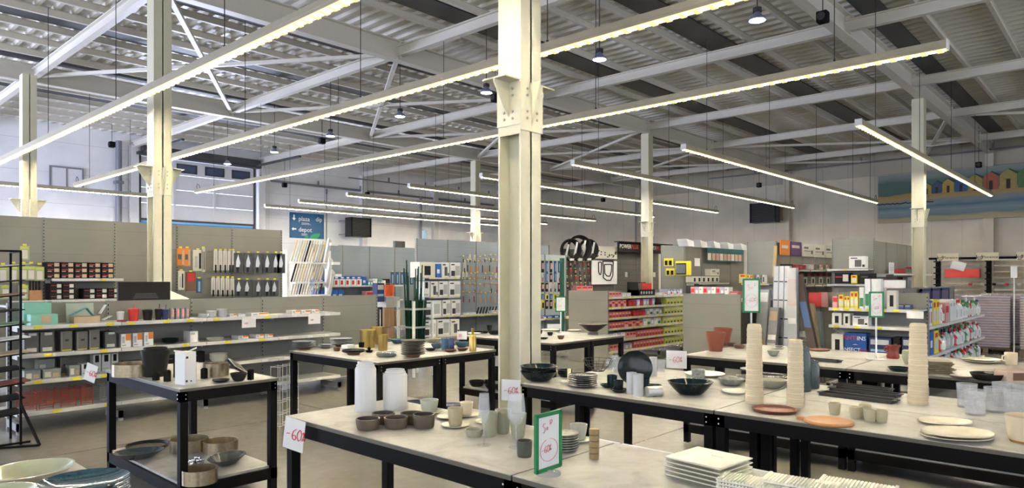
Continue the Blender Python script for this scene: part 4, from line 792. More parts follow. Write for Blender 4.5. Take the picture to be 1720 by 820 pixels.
gondola('low_shelving', 10.73, 7.86, 0, 3, .96, 1.37, 'low grey shelving full of red and yellow packs behind the rear table',
        [(1.265, .48, 0, 3, 3, YEL)]+[(z, .48, 0, 3, 3, YEL) for z in (1.07, .87, .67, .45, .24)], end=(-.5, .42, 1.38))
gondola('low_shelving', 10.53, 5.2, 0, 3, .98, 1.37, 'low grey shelving showing only its wide blank perforated end panel', [(1.28, .45, 0, 3, 0, YEL)], end=(-.5, .5, 1.37), back=.4)
gondola('low_shelving', 10.95, 2.72, 0, 5, .95, 1.47, 'long low shelving of coloured cleaning bottles receding at right',
        [(.94, .5, 0, 5, 1, WL), (.52, .5, 0, 5, 1, WL), (.16, .5, 0, 5, 1, WL)], end=None)
gondola('end_shelving', 10.92, 3.37, -PI/2, 1, 1.17, 1.42, 'short grey end shelving with yellow packs and insect light cartons at right', [(1.2, .42, 0, 1, 7, YEL), (.955, .42, 0, 1, 4, YEL), (.52, .42, 0, 1, 3, YEL)])
gondola('high_shelving', 15.5, 12.25, 0, 4, 1.33, 2.45, 'tall dark tool shelving with hose rolls and black header board beyond the red packs', [], panel=panel_mat('dark_slat_panel', (.13, .125, .115), 2, .17, .012, .6))
gondola('end_shelving', 17.6, 10.25, -PI/2, 1, .72, 2.55, 'tall grey end panel hung with yellow tool packs')
gondola('high_shelving', 17.65, 9.5, 0, 4, .95, 2.5, 'tall brown-grey shelving with a teal header and white cartons, beyond the yellow packs', [(1.47, .4, 0, 2, 0, YEL)], panel=mat((.2, .19, .17), .6))
gondola('end_shelving', 18.0, 7.85, -PI/2, 1, .75, 2.58, 'tall blank grey end panel above the yellow boxes in mid aisle', [(1.47, .42, 0, 1, 4, YEL)])
gondola('high_shelving', 18.05, 7.1, 0, 5, .96, 2.55, 'tall shelving topped with orange, purple and white boards', [(1.83, .4, 0, 5, 1, RED), (1.42, .4, 0, 5, 1, RED)])
gondola('end_shelving', 17.75, 5.6, -PI/2, 1, .92, 2.56, 'tall grey end shelving with black cartons, left of the right rear column', [(1.83, .42, 0, 1, 1, YEL), (1.47, .42, 0, 1, 2, WL)])
gondola('high_shelving', 17.8, 4.68, 0, 4, 1.0, 2.5, 'tall grey shelving receding behind the right rear column', [(1.72, .4, 0, 4, 0, YEL), (1.2, .4, 0, 4, 0, YEL)])
gondola('high_shelving', 12.4, 11.0, 0, 2, .85, 2.2, 'grey peg shelving of hanging blue and yellow tools right behind the central column', [(.64, .4, 0, 2, 3, YEL)], panel=mat((.4, .45, .48), .5))
gondola('end_shelving', 13.6, 4.5, -PI/2, 1, 1.1, 1.36, 'low grey panel hung with red bags behind the leaning boards', [])

# ---------------------------------------------------------------- goods: cartons with printed fronts
BLK = mat((.012, .011, .012), .5, spec=.2); GRY = mat((.10, .10, .095), .5); TAN = mat((.55, .42, .28), .6); PNK = mat((.7, .35, .33), .5); DRED = mat((.35, .02, .03), .5); PUR = mat((.12, .05, .16), .5); LBL = mat((.25, .42, .6), .5); LIME = mat((.55, .6, .12), .5); LGR = mat((.45, .47, .47), .5); NVY = mat((.02, .035, .12), .45); FGR = mat((.05, .25, .08), .5); OFF = mat((.68, .66, .58), .55)
ST = {
 'appl': (WHITE, ((.08,.1,.45,.45,2),(.5,.15,.93,.78,1),(.08,.82,.4,.9,2)), (LGR, SLOT), 'white carton with grey picture'),
 'appl2': (WHITE, ((.35,.12,.75,.7,1),(.1,.8,.5,.88,2),(.8,.1,.95,.3,2)), (GRY, SLOT), 'white carton with dark picture'),
 'kind': (BLK, ((.05,.55,.5,.68,1),(.55,.2,.92,.85,2),(.05,.3,.35,.38,3)), (RED, TAN, OFF), 'small black carton with red stripe'),
 'kind2': (BLK, ((.05,.55,.5,.68,1),(.55,.2,.92,.85,2)), (DRED, OFF), 'small black carton with dark stripe'),
 'mint': (MINT, ((.38,.15,.75,.9,1),), (TAN,), 'mint green carton'), 'mint0': (MINT, (), (), 'plain mint green carton'),
 'grey': (GRY, ((.15,.08,.85,.26,1),(.3,.84,.85,.96,1)), (OFF,), 'dark grey carton with white labels'),
 'greyp': (mat((.17,.165,.15),.55), ((.1,.1,.12,.95,1),(.4,.5,.7,.6,2),(.1,.03,.9,.08,3)), (OFF, SLOT, YEL), 'mid grey carton with pale edge print'),
 'orw': (WHITE, ((.45,.5,.98,.98,1),(.1,.3,.35,.8,2),(.1,.1,.5,.2,2)), (ORANGE, LGR), 'white and orange carton'),
 'white': (WHITE, ((.1,.7,.6,.85,1),), (LGR,), 'white carton'), 'dot': (WHITE, ((.25,.55,.75,.95,1),(.1,.1,.8,.2,2)), (BLK, LGR), 'white carton with round print'),
 'dark': (BLK, ((.1,.6,.6,.7,1),), (GRY,), 'black carton'), 'glassb': (mat((.3,.33,.3),.4), ((.1,.15,.45,.7,1),(.55,.1,.9,.55,2)), (OFF, TAN), 'greenish carton with food pictures'),
 'blue': (BLUEB, ((.0,.0,1,.68,1),(.15,.1,.6,.55,2),(.2,.75,.7,.9,3)), (WHITE, RED, WHITE), 'blue and white carton'),
 'blueb': (BLUEB, ((.1,.3,.7,.6,1),), (WHITE,), 'bright blue carton'), 'teal': (mat((.1,.35,.38),.5), ((.2,.2,.7,.7,1),), (WHITE,), 'teal and white pack'),
 'red': (mat((.55,.12,.10),.5), ((.1,.55,.9,.8,1),(.2,.15,.8,.45,2)), (PNK, DRED), 'red pack'), 'pink': (PNK, ((.1,.5,.9,.85,1),), (RED,), 'pink and red pack'), 'dred': (DRED, ((.2,.2,.8,.6,1),), (RED,), 'dark red pack'),
 'yel': (LIME, ((.1,.6,.9,.75,1),(.2,.1,.8,.35,2)), (OFF, GRY), 'lime yellow pack'), 'yelb': (YEL, ((.1,.15,.9,.6,1),(.2,.7,.8,.9,2)), (OFF, RED), 'bright yellow pack'), 'wgr': (WHITE, ((.1,.1,.9,.5,1),), (FGR,), 'white and green pack'), 'lil': (mat((.45,.42,.6),.5), ((.2,.2,.8,.7,1),), (WHITE,), 'lilac bottle pack'),
 'purp': (PUR, ((.08,.55,.8,.75,1),), (OFF,), 'dark purple board'), 'orb': (ORANGE, ((.1,.45,.8,.65,1),), (OFF,), 'orange board'), 'wtx': (OFF, ((.1,.6,.5,.75,1),(.1,.4,.7,.45,1),(.75,.2,.9,.5,1)), (GRY,), 'white board with grey print'),
 'nav': (NVY, ((.08,.65,.9,.9,1),(.08,.3,.9,.42,2)), (LGR, LBL), 'navy carton with pale stripes'), 'gdn': (OFF, ((.3,.15,.7,.75,1),), (BLK,), 'white carton with device picture'),
}
def prod(style, w_, d, h, x, y, z, rz, where, name='carton', cat='box', grp=True):
    m, pa, pm, desc = ST[style]
    return put(name, box_me(w_, d, h, m, pa, pm), desc+' '+where, cat, (x, y, z), rz, desc+'s '+where)
def rowX(Y, z, specs, where, d=.2, name='carton', cat='box'):          # goods facing -y: (px0, px1, n, h, style)
    for p0, p1, n, h, st in specs:
        a, b = XY(p0, Y), XY(p1, Y); w_ = (b-a)/n
        for i in range(n): prod(st[i % len(st)] if isinstance(st, (list, tuple)) else st, w_*.93, d, h, a+w_*(i+.5), Y, z, 0, where, name, cat)
def rowY(X, z, specs, where, d=.2, name='carton', cat='box'):          # goods facing -x
    for p0, p1, n, h, st in specs:
        a, b = YX(p0, X), YX(p1, X); w_ = (a-b)/n
        for i in range(n): prod(st[i % len(st)] if isinstance(st, (list, tuple)) else st, w_*.93, d, h, X, a-w_*(i+.5), z, -PI/2, where, name, cat)
# low shelving, left aisle
rowX(8.72, 1.13, [(50, 99, 1, .115, 'mint')], 'in front on the top shelf at far left'); rowX(8.9, 1.13, [(38, 88, 1, .235, 'mint0')], 'behind the decorated one, far left of the top shelf')
rowX(8.74, .83, [(40, 66, 1, .225, 'grey'), (67, 92, 1, .225, 'grey'), (101, 122, 1, .22, 'greyp'), (128, 148, 1, .21, 'greyp'), (149, 168, 1, .225, 'greyp'), (176, 196, 1, .19, 'grey'), (203, 221, 1, .155, 'orw'), (223, 240, 1, .155, 'orw'), (242, 258, 1, .16, 'orw'), (319, 333, 1, .14, 'white'), (400, 418, 1, .045, 'orw'), (430, 444, 1, .045, 'orw'), (445, 459, 1, .045, 'orw')], 'on the second shelf of the low shelving', .2)
rowX(8.74, .55, [(40, 69, 1, .10, 'glassb'), (71, 103, 1, .10, 'glassb'), (137, 151, 1, .125, 'dot'), (116, 135, 1, .12, 'glassb')], 'in front on the third shelf of the low shelving', .15); rowX(8.93, .55, [(63, 93, 1, .19, 'glassb'), (101, 114, 1, .2, 'greyp')], 'at the back of the third shelf', .14)
rowX(8.93, .55, [(156, 170, 1, .20, 'dot'), (171, 186, 1, .2, 'dot'), (187, 199, 1, .2, 'dot'), (209, 240, 1, .09, 'dark'), (275, 300, 1, .12, 'dark'), (310, 345, 1, .14, 'dark')], 'standing at the back of the third shelf', .12)
rowX(8.74, 1.13, [(421, 452, 1, .035, 'orw'), (490, 505, 1, .05, 'orw'), (506, 522, 1, .045, 'orw'), (523, 537, 1, .045, 'orw'), (400, 412, 1, .03, 'white'), (386, 399, 1, .035, 'orw')], 'on the top shelf of the low shelving, right half', .16)
t = thing('open_gift_set', 'opened pale green gift box with flaps up on the top shelf, far left', 'box', (XY(142, 8.8), 8.8, 1.13)); PG = mat((.42, .5, .42), .5)
MB().box(-.15, .1, 0, .12, .13, .22).build('box_lid', PG, t); MB().box(-.12, -.06, 0, .14, .09, .075).build('box_tray', TAN, t); MB().bar((-.16, -.05, .09), (.0, -.05, .17), .1, .004).bar((.0, -.05, .17), (.07, -.05, .08), .1, .004).build('box_flap', mat((.1, .3, .35), .5), t); MB().bar((.14, -.04, .1), (.2, -.04, .2), .08, .005).bar((.16, -.06, .03), (.25, -.06, .07), .1, .005).build('paper_insert', PAPER, t)
REDC = mat((.75, .06, .05), .3); 
def sh_cup(px, m, lab, h=.11, r=.045, straw=True, Yp=8.78, z=1.13):
    t = thing('drinking_cup', lab, 'cup', (XY(px, Yp), Yp, z)); MB().lathe([(0,0),(r*.8,0),(r,h*.85),(r*1.06,h*.86),(r*1.06,h*.93),(r*.6,h),(0,h)], 22).build('cup_body', m, t)
    if straw: MB().cyl((.01,0,h*.9),(.014,0,h+.05),.004,n=6).build('straw', m, t)
sh_cup(202, WHITE, 'white cup with red band at the left of the red cup', .12, .04, False); tag(MB().cyl((0,0,0),(0,0,.02),.055,n=20).build('red_coaster', mat((.3,.02,.02),.4), loc=(XY(205, 8.7), 8.69, 1.13)), 'dark red round coaster before the white cup', 'coaster')
sh_cup(224, REDC, 'bright red lidded cup with straw on the top shelf', .15, .06); sh_cup(248, BLK, 'black cup behind a white ribbon on the top shelf', .13, .055, False); sh_cup(266, BLK, 'black cup with straw, left of the pair on the top shelf', .14, .04); sh_cup(277, NVY, 'navy cup with straw, right of the pair on the top shelf', .13, .04)
for px, lb in ((289, 'leftmost'), (298, 'second'), (306, 'third'), (314, 'rightmost')): tag(MB().lathe([(0,0),(.03,0),(.03,.135),(0,.135)], 20).box(-.012,-.032,.03,.012,-.026,.12,1).build('patterned_tin', [mat((.28,.27,.25),.3,.5,noise=.6,nscale=50), PNK], loc=(XY(px, 8.78), 8.78, 1.13)), lb+' tall patterned metal tin on the top shelf', 'tin', 'patterned metal tins')
for px, n_, lb in ((342, 2, 'low white bowls left of the white dish stand'), (355, 4, 'white dish stack in the middle of the top shelf'), (373, 5, 'white dish stack right of the middle on the top shelf')):
    for i in range(n_): put('white_dish', bowl_me(.065, .03, .035, .004, WHITE), ('topmost ' if i == n_-1 else 'lower ')+'dish of the '+lb, 'dish', (XY(px, 8.8), 8.8, 1.13+i*.018), 0, lb)
for i in range(2): put('white_plate', plate_me(.11, IVORY), ('upper' if i else 'lower')+' cream plate on the second shelf, right part', 'plate', (XY(361, 8.8), 8.8, .83+i*.015)); 
for i in range(3): put('cream_bowl', bowl_me(.115, .06, .06, .005, IVORY), ('topmost' if i == 2 else 'lower')+' cream bowl on the third shelf above the fluted dish', 'bowl', (XY(367, 8.82), 8.82, .55+i*.025), 0, 'cream bowls on the third shelf')
for i in range(4): put('black_plate', plate_me(.1, DTEAL), ('topmost' if i == 3 else 'lower')+' black plate on the second shelf behind the pots', 'plate', (XY(286, 8.85), 8.85, .83+i*.014), 0, 'black plates on the second shelf')
RW = mat((.55, .09, .04), .35, .4); GW = mat((.35, .35, .35), .35, .5)
def wire_stand(px0, px1, m, lab, h=.17):
    x_ = (XY(px0, 8.72)+XY(px1, 8.72))/2; a = (XY(px1, 8.72)-XY(px0, 8.72))/2*.93; t = thing('wire_rack', lab, 'rack', (x_, 8.85, .22))
    for k in range(9): MB().box(-a, -.13, .02+k*h/9, a, -.125, .026+k*h/9).box(-a, .12, .02+k*h/9, a, .125, .026+k*h/9).build('wire_rung', m, t)
    for sx in (-a, a-.006): MB().box(sx, -.13, 0, sx+.006, -.124, h+.02).box(sx, .12, 0, sx+.006, .126, h+.02).box(sx, -.13, h+.015, sx+.006, .126, h+.021).build('wire_side', m, t)
wire_stand(36, 63, RW, 'leftmost red wire rack on the bottom shelf'); wire_stand(65, 91, RW, 'second red wire rack on the bottom shelf', .18); wire_stand(101, 129, RW, 'third red wire rack on the bottom shelf', .18); wire_stand(135, 157, RW, 'red wire rack partly hidden behind the table leg', .18); wire_stand(167, 190, GW, 'grey wire rack at the right of the red ones', .17)
paper('price_sign', (XY(418, 8.63), 8.63, 1.125), .19, .14, .0, 'white paper sign hanging from the top shelf, left one', '-60%', sc_=.5); paper('price_sign', (XY(528, 8.63), 8.63, 1.125), .19, .14, .0, 'white paper sign hanging from the top shelf, right one', '-60%', sc_=.5)
# tall knife shelving
rowX(12.12, 1.62, [(78, 192, 5, .083, ['kind'])], 'bottom layer on the upper knife shelf', .25); rowX(12.12, 1.704, [(78, 192, 5, .083, ['kind'])], 'middle layer on the upper knife shelf', .25); rowX(12.12, 1.788, [(78, 192, 5, .083, ['kind'])], 'top layer on the upper knife shelf', .25)
for k in range(3): rowX(12.12, 1.30+k*.084, [(84, 126, 2, .083, ['kind2'])], ('bottom', 'middle', 'top')[k]+' layer on the lower knife shelf', .25)
for k in range(2): rowX(12.12, 1.30+k*.084, [(140, 201, 3, .083, ['kind2'])], ('bottom', 'upper')[k]+' layer right on the lower knife shelf', .25)
def hang(px, py0, py1, Y, w_, mk, lab, grp, name='blister_pack', cat='hanging pack', tagm=None):
    x_ = XY(px, Y); zt = ZZ(py0, x_, Y); h = zt-ZZ(py1, x_, Y); t = thing(name, lab, cat, (x_, Y, zt-h), 0, grp)
    me = cached(('hang', mk, round(w_, 2), round(h, 1)), lambda: mk_pack(mk, w_, h)); link('pack_card', me, t); MB().box(-.002, 0, h-.01, .002, .3, h-.004).build('peg_hook', GW, t)
    link('price_tag', cached(('ptag',), lambda: MB().box(-.025, -.012, 0, .025, -.008, .026).mesh('pt', YEL if tagm is None else tagm)), t, (0, 0, h+.002)); return t
def mk_pack(kind, w_, h):
    mb = MB()
    if kind == 'knife': mb.box(-w_/2, -.006, 0, w_/2, .0, h, 0).prism([(-w_*.28, h*.3), (w_*.1, h*.3), (w_*.22, h*.5), (-w_*.02, h*.92), (-w_*.25, h*.6)], -.012, -.006, 1).box(-w_*.2, -.012, h*.04, w_*.05, -.006, h*.3, 2); ms = [mat((.05,.055,.06),.4), mat((.55,.56,.56),.3,.6), BLK]
    elif kind == 'thin': mb.box(-w_/2, -.004, h*.1, w_/2, 0, h, 0).prism([(-w_*.2, h*.35), (w_*.2, h*.35), (w_*.1, h*.95), (-w_*.05, h*.95)], -.01, -.004, 1).box(-w_*.2, -.012, 0, w_*.2, -.004, h*.35, 2); ms = [mat((.6,.6,.57),.5), mat((.5,.42,.36),.3,.5), BLK]
    elif kind == 'orange': mb.box(-w_/2, -.02, 0, w_/2, 0, h, 0).box(-w_*.4, -.023, h*.35, w_*.1, -.02, h*.65, 1).box(w_*.15, -.023, h*.05, w_*.45, -.02, h*.9, 2); ms = [ORANGE, GRY, TAN]
    elif kind == 'pale': mb.box(-w_/2, -.015, 0, w_/2, 0, h, 0).box(-w_*.3, -.02, h*.15, -w_*.05, -.015, h*.7, 1).box(w_*.1, -.02, h*.1, w_*.3, -.015, h*.85, 2); ms = [OFF, LGR, BLK]
    elif kind == 'green': mb.box(-w_/2, -.012, 0, w_/2, 0, h, 0).box(-w_*.3, -.02, h*.1, w_*.3, -.012, h*.7, 1).box(-w_*.4, -.014, h*.78, w_*.4, -.012, h*.95, 2); ms = [mat((.38,.42,.22),.5), OFF, LIME]
    elif kind == 'redp': mb.box(-w_/2, -.015, 0, w_/2, 0, h, 0).box(-w_*.4, -.02, h*.5, w_*.4, -.015, h*.95, 1); ms = [BROWN, RED]
    elif kind == 'bluep': mb.box(-w_/2, -.015, 0, w_/2, 0, h, 0).box(-w_*.2, -.025, h*.1, w_*.15, -.015, h*.8, 1); ms = [mat((.03,.08,.2),.4), LBL]
    elif kind == 'yelp': mb.box(-w_/2, -.015, 0, w_/2, 0, h, 0).box(-w_*.25, -.03, h*.1, w_*.25, -.015, h*.75, 1); ms = [YEL, BLK]
    elif kind == 'tool': mb.cyl((0,-.01,0),(0,-.01,h*.5),.012,n=6,m=0).cyl((0,-.01,h*.5),(0,-.01,h),.004,n=5,m=1); ms = [ORANGE, GW]
    elif kind == 'toolr': mb.cyl((0,-.01,0),(0,-.01,h*.5),.013,n=6,m=0).cyl((0,-.01,h*.5),(0,-.01,h),.004,n=5,m=1); ms = [DRED, GW]
    elif kind == 'toolk': mb.cyl((0,-.01,0),(0,-.01,h*.6),.012,n=6,m=0).box(-.02,-.02,h*.6,.02,0,h,1); ms = [BLK, GW]
    else: mb.box(-w_/2, -.015, 0, w_/2, 0, h, 0).box(-w_*.3, -.02, h*.3, w_*.3, -.015, h*.8, 1); ms = [BLK, PNK]
    return mb.mesh('pack', ms)
g_ = 'large knife packs, upper row'
for i, px in enumerate((400, 417, 433, 449, 463, 472)): hang(px, 425, 459, 12.15, .165, 'knife', 'black knife pack in the upper row, right part of the tall knife shelving', g_)
for i, px in enumerate((401, 415, 434, 449, 461)): hang(px, 470, 498, 12.15, .16, 'knife', 'black knife pack in the lower row, right part of the tall knife shelving', 'large knife packs, lower row')
for i, px in enumerate((362, 370, 378, 386, 391)): hang(px, 421, 458, 12.15, .07, 'thin', 'slim pale knife pack in the upper row', 'slim knife packs, upper row')
for i, px in enumerate((358, 366, 374, 382, 390)): hang(px, 467, 498, 12.15, .07, 'thin', 'slim pale knife pack in the lower row', 'slim knife packs, lower row')
hang(303, 417, 446, 12.1, .12, 'orange', 'orange and grey pack, upper left of the knife display', None); hang(314, 417, 447, 12.1, .1, 'orange', 'orange pack beside the pale utensil cards', None); hang(332, 420, 455, 12.1, .17, 'pale', 'wide pale utensil card right of the orange packs', None); hang(341, 417, 457, 12.1, .06, 'pale', 'narrow pale utensil card nearest the slim knives', None)
hang(304, 455, 487, 12.1, .1, 'pale', 'pale utensil card below the orange packs', None); hang(320, 457, 489, 12.1, .16, 'redp', 'red-topped pack at the bottom of the display', None); hang(334, 468, 492, 12.1, .09, 'bluep', 'dark blue pack right of the red-topped pack', None)
for px, a, b, lb in ((41, 413, 437, 'single high green pack above the others'), (5, 445, 475, 'green pack at far left, upper row, first'), (22, 443, 475, 'green pack at far left, upper row, second'), (39, 443, 471, 'green pack at far left, upper row, third'), (52, 443, 471, 'green pack at far left, upper row, fourth'), (66, 445, 472, 'green pack at far left, upper row, nearest the black cartons'), (9, 482, 503, 'green pack in the lower row at the picture edge'), (39, 481, 503, 'green pack in the lower row beside the knife block')):
    hang(px, a, b, 12.1, .12, 'green', lb, None)
t = thing('knife_block', 'light wooden knife block with four dark knives at far left', 'knife block', (XY(60, 12.1), 12.1, 1.3)); MB().box(-.08, 0, 0, .08, .12, .15).build('block', WOOD, t)
for k in range(4): MB().box(-.07+k*.038, .03, .15, -.05+k*.038, .06, .29).build('knife_handle', BLK, t)
MB().box(-.3, -.05, -.02, .3, .2, 0).build('stand_board', LIP, t)
# black display board and white sloping board on the low shelving's back
t = thing('display_board', 'wide black display board with faint white print before the column', 'display board', (XY(241, 9.4), 9.35, 1.33)); a = .31
MB().box(-a, 0, 0, a, .05, .255).build('board_body', BLK, t, bevel=.003); mb = MB(); 
for i in range(4): mb.box(-.14+i*.01, -.002, .05+i*.018, .16-i*.01, 0, .055+i*.018)
mb.build('faint_print', mat((.12, .12, .13), .5), t)
t = thing('sloping_shelf', 'pale sloping shelf board with a yellow label beside the black board', 'shelf', (XY(281, 9.35), 9.35, 1.33)); MB().add([(0,0,0),(.3,0,0),(.3,0,.02),(0,0,.02),(.0,.3,.15),(.12,.3,.15),(.12,.3,.13),(0,.3,.13)], [(0,1,2,3),(3,2,5,4),(1,6,5,2),(0,7,6,1),(0,3,4,7),(7,4,5,6)]).build('board_body', LIP, t); MB().box(.08, -.004, .003, .14, 0, .02).build('price_label', YEL, t)
# slanted white rack of sample strips
t = thing('sample_rack', 'white three-tier slanted rack of sample strips left of the daylight-tinted shelving', 'rack', (9.05, 15.0, 0)); 
for z0, x_ in ((1.2, .15), (1.5, .1), (1.98, .05)):
    MB().bar((x_-.55, -.1, z0), (x_+.35, -.1, z0), .2, .03).bar((x_+.35, -.1, z0-.1), (x_+.62, .1, z0+.6), .05, .18).box(x_+.55, -.1, z0+.45, x_+.75, 0, z0+.52).build('tier_frame', WHITE, t)
MB().box(-.55, 0, 0, -.5, .2, 2.3).box(.6, 0, 0, .65, .2, 2.3).build('side_post', WHITE, t)
for k in range(3):
    z0 = (1.23, 1.53, 2.01)[k]; hh = (.26, .44, .52)[k]
    for i in range(12):
        m_ = [OFF, CREAM, LGR, BLK, TAN, OFF, CREAM, WHITE][(i+k*3) % 8] if not (k == 1 and i > 3) else [CREAM, OFF][i % 2]
        x_ = 9.05-.5+i*.07; o = tag(MB().bar((0, 0, 0), (hh*.38, .05, hh), .012, .045).build('sample_strip', m_, loc=(x_, 14.9, z0)), 'slanted sample strip in the %s tier of the white rack' % ('lowest', 'middle', 'top')[k], 'sample strip', 'sample strips, %s tier' % ('lowest', 'middle', 'top')[k])
# daylight-tinted shelving with blue cartons
rowX(17.1, 1.39, [(527, 545, 2, .19, 'blue'), (551, 608, 6, .28, 'blue'), (609, 616, 1, .26, 'blueb'), (618, 627, 2, .14, 'teal'), (626, 634, 1, .2, 'white'), (635, 642, 2, .16, 'teal'), (641, 648, 1, .15, 'white'), (649, 655, 1, .19, 'dark')], 'on the upper shelf of the daylight-tinted shelving', .2)
rowX(17.1, .97, [(529, 547, 2, .3, 'blueb'), (558, 578, 2, .3, 'blueb'), (614, 632, 1, .25, 'pink')], 'on the lower shelf of the daylight-tinted shelving', .2)
for i in range(5): hang(659+i*8, 457+(i % 2)*2, 478, 17.05, .12, 'bluep', 'blue and grey hanging pack at the right end of the daylight-tinted shelving', 'blue hanging packs')
rowX(15.0, .98, [(633, 646, 1, .5, 'nav')], 'standing upright before the daylight-tinted shelving', .2)
t = thing('plastic_bucket', 'orange plastic bucket above the brown cartons', 'bucket', (XY(653, 15.2), 15.2, 1.12)); MB().lathe([(0,0),(.13,0),(.15,.28),(.16,.28),(.16,.31),(.14,.31),(0,.3)], 24).build('bucket_body', mat((.8, .12, .03), .4), t); MB().tube([(-.15,0,.3),(-.1,0,.35),(.1,0,.35),(.15,0,.3)], .006, 6).build('handle', GW, t)
for i, (a, b, z0, h, lb) in enumerate(((645, 663, .3, .5, 'larger brown kraft carton under the orange bucket'), (664, 676, .3, .42, 'smaller brown kraft carton right of the larger one'), (640, 664, .0, .28, 'low brown carton below the others'), (648, 672, .82, .28, 'grey and white carton under the orange bucket'))):
    x0_, x1_ = XY(a, 15.0), XY(b, 15.0); put('kraft_carton', box_me(x1_-x0_-.03, .4, h, KRAFT if i < 3 else LGR, ((.48,0,.52,1,1),), (TAN,)), lb, 'box', ((x0_+x1_)/2, 15.0, z0))
put('long_carton', box_me(.1, .1, .6, BLK, ((.1,.1,.4,.9,1),), (WHITE,)), 'narrow black and white carton left of the brown cartons', 'box', (XY(640, 14.8), 14.8, .25))
# white appliance cartons
W_ = 'on the %s shelf of the appliance stack'
rowX(12.55, 1.63, [(704, 732, 1, .37, 'gdn'), (733, 741, 1, .33, 'blueb'), (742, 755, 1, .37, 'appl2'), (756, 774, 1, .37, 'appl')], W_ % 'top', .35)
rowX(12.55, 1.17, [(711, 722, 1, .37, 'dot'), (723, 736, 1, .37, 'appl2'), (737, 753, 1, .37, 'appl'), (754, 774, 1, .37, 'appl')], W_ % 'second', .35)
rowX(12.55, .70, [(711, 742, 1, .38, 'appl'), (743, 757, 1, .38, 'appl'), (758, 774, 1, .38, 'appl')], W_ % 'third', .35)
rowX(12.55, .22, [(711, 733, 1, .40, 'appl'), (734, 756, 1, .40, 'appl'), (757, 772, 1, .38, 'appl2')], W_ % 'lowest', .35)
ks = ['tool', 'toolr', 'tool', 'thin', 'toolk', 'tool']
cn = {'tool': 'orange-handled', 'toolr': 'dark red-handled', 'toolk': 'black-handled', 'thin': 'pale carded', 'bluep': 'dark blue', 'yelp': 'yellow and black', 'dark': 'black and pink', 'green': 'green'}
random.seed(3)
for rr, (py0, py1) in enumerate(((430, 441), (437, 458), (459, 470), (468, 482), (476, 492), (492, 508))):
    for px in range(779, 848, 6 if rr in (1, 2) else 9):
        if random.random() < .12: continue
        k = random.choice(ks) if rr < 5 else ('tool' if px > 800 else 'toolr'); row_ = ('top', 'second', 'third', 'fourth', 'fifth', 'lowest')[rr]
        hang(px+random.randint(-1, 1), py0+random.randint(-1, 2), py1, 12.6, .07, k, '%s hand tool hanging in the %s row beside the appliance cartons' % (cn[k], row_), '%s hand tools, %s row' % (cn[k], row_))
for i in range(9): tag(MB().bar((0, 0, 0), (.07, 0, .17), .02, .03).build('trowel', BLK, loc=(XY(801+i*5, 12.7), 12.7, .69)), 'black leaning trowel on the shelf under the small hanging tools', 'trowel', 'black trowels in a row')
rowX(12.58, .69, [(778, 800, 2, .05, 'white'), (826, 848, 3, .07, 'orw')], 'low on the long shelf under the hanging tools', .12)
tag(MB().cyl((0,0,0),(0,0,.2),.06,n=14).cyl((0,0,.2),(0,0,.24),.03,n=10).build('spray_bottle', mat((.3,.5,.65),.3,trans=.3), loc=(XY(714, 13.0), 13.02, 2.585)), 'pale blue bottle standing on top of the daylight-tinted shelving', 'bottle')
tag(MB().box(-.2, 0, 0, .2, .1, .2).box(-.18, -.01, .03, .18, 0, .17).build('wire_shoe_rack', mat((.05,.05,.05),.5), loc=(XY(672, 17.5), 17.5, 2.585)), 'black framed rack lying on top of the daylight-tinted shelving', 'rack')
# peg shelving behind the column
random.seed(5)
for rr, (py0, py1) in enumerate(((438, 458), (459, 474), (475, 490), (494, 503), (505, 519))):
    for px in range(904, 943, 7):
        k = random.choice([['bluep', 'dark', 'bluep'], ['bluep', 'dark', 'toolr'], ['dark', 'thin', 'dark'], ['yelp', 'yelp', 'bluep'], ['yelp', 'dark', 'bluep']][rr]); row_ = ('top', 'second', 'third', 'fourth', 'lowest')[rr]
        hang(px, py0, py1, 10.6, .09, k, '%s pack hanging in the %s row right of the central column' % (cn.get(k, 'mixed'), row_), '%s packs, %s row by the column' % (cn.get(k, 'mixed'), row_))
rowX(10.65, .64, [(906, 918, 1, .06, 'blue'), (919, 930, 1, .06, 'blueb'), (931, 941, 1, .06, 'blueb')], 'on the low peg shelf right of the column', .15)
tag(MB().box(-.04, -.04, 0, .04, .04, 2.1).build('display_post', mat((.01, .09, .05), .4), loc=(XY(944, 10.4), 10.4, 0)), 'dark green square post right of the hanging tools', 'post')
# red and yellow packs
S5 = (1.265, 1.07, .87, .67, .45, .24); nm5 = ('top', 'second', 'third', 'fourth', 'fifth', 'bottom')
cfg = {1: [(1023, 1052, 6, .13, ['red', 'pink']), (1056, 1068, 2, .12, 'dred'), (1070, 1100, 6, .13, ['lil', 'dred', 'lil']), (1102, 1111, 2, .05, 'dark'), (1120, 1147, 5, .125, 'yel')],
       2: [(1023, 1060, 7, .11, 'red'), (1064, 1084, 4, .12, 'dred'), (1086, 1112, 5, .13, ['lil', 'wgr']), (1116, 1147, 6, .13, 'yel')],
       3: [(1023, 1048, 5, .11, 'red'), (1049, 1080, 5, .115, ['pink', 'red']), (1081, 1110, 5, .14, ['white', 'wgr', 'lil']), (1114, 1147, 6, .13, 'yel')],
       4: [(1024, 1050, 4, .13, ['lil', 'white']), (1052, 1068, 3, .12, 'pink'), (1070, 1114, 9, .13, 'red'), (1116, 1147, 6, .14, 'yel')],
       5: [(1024, 1048, 4, .12, 'pink'), (1050, 1062, 2, .12, 'lil'), (1064, 1115, 10, .14, 'red'), (1117, 1147, 6, .14, 'yel')]}
for k, v in cfg.items(): rowX(7.4, S5[k], v, 'on the %s shelf of the red pack shelving' % nm5[k], .14)
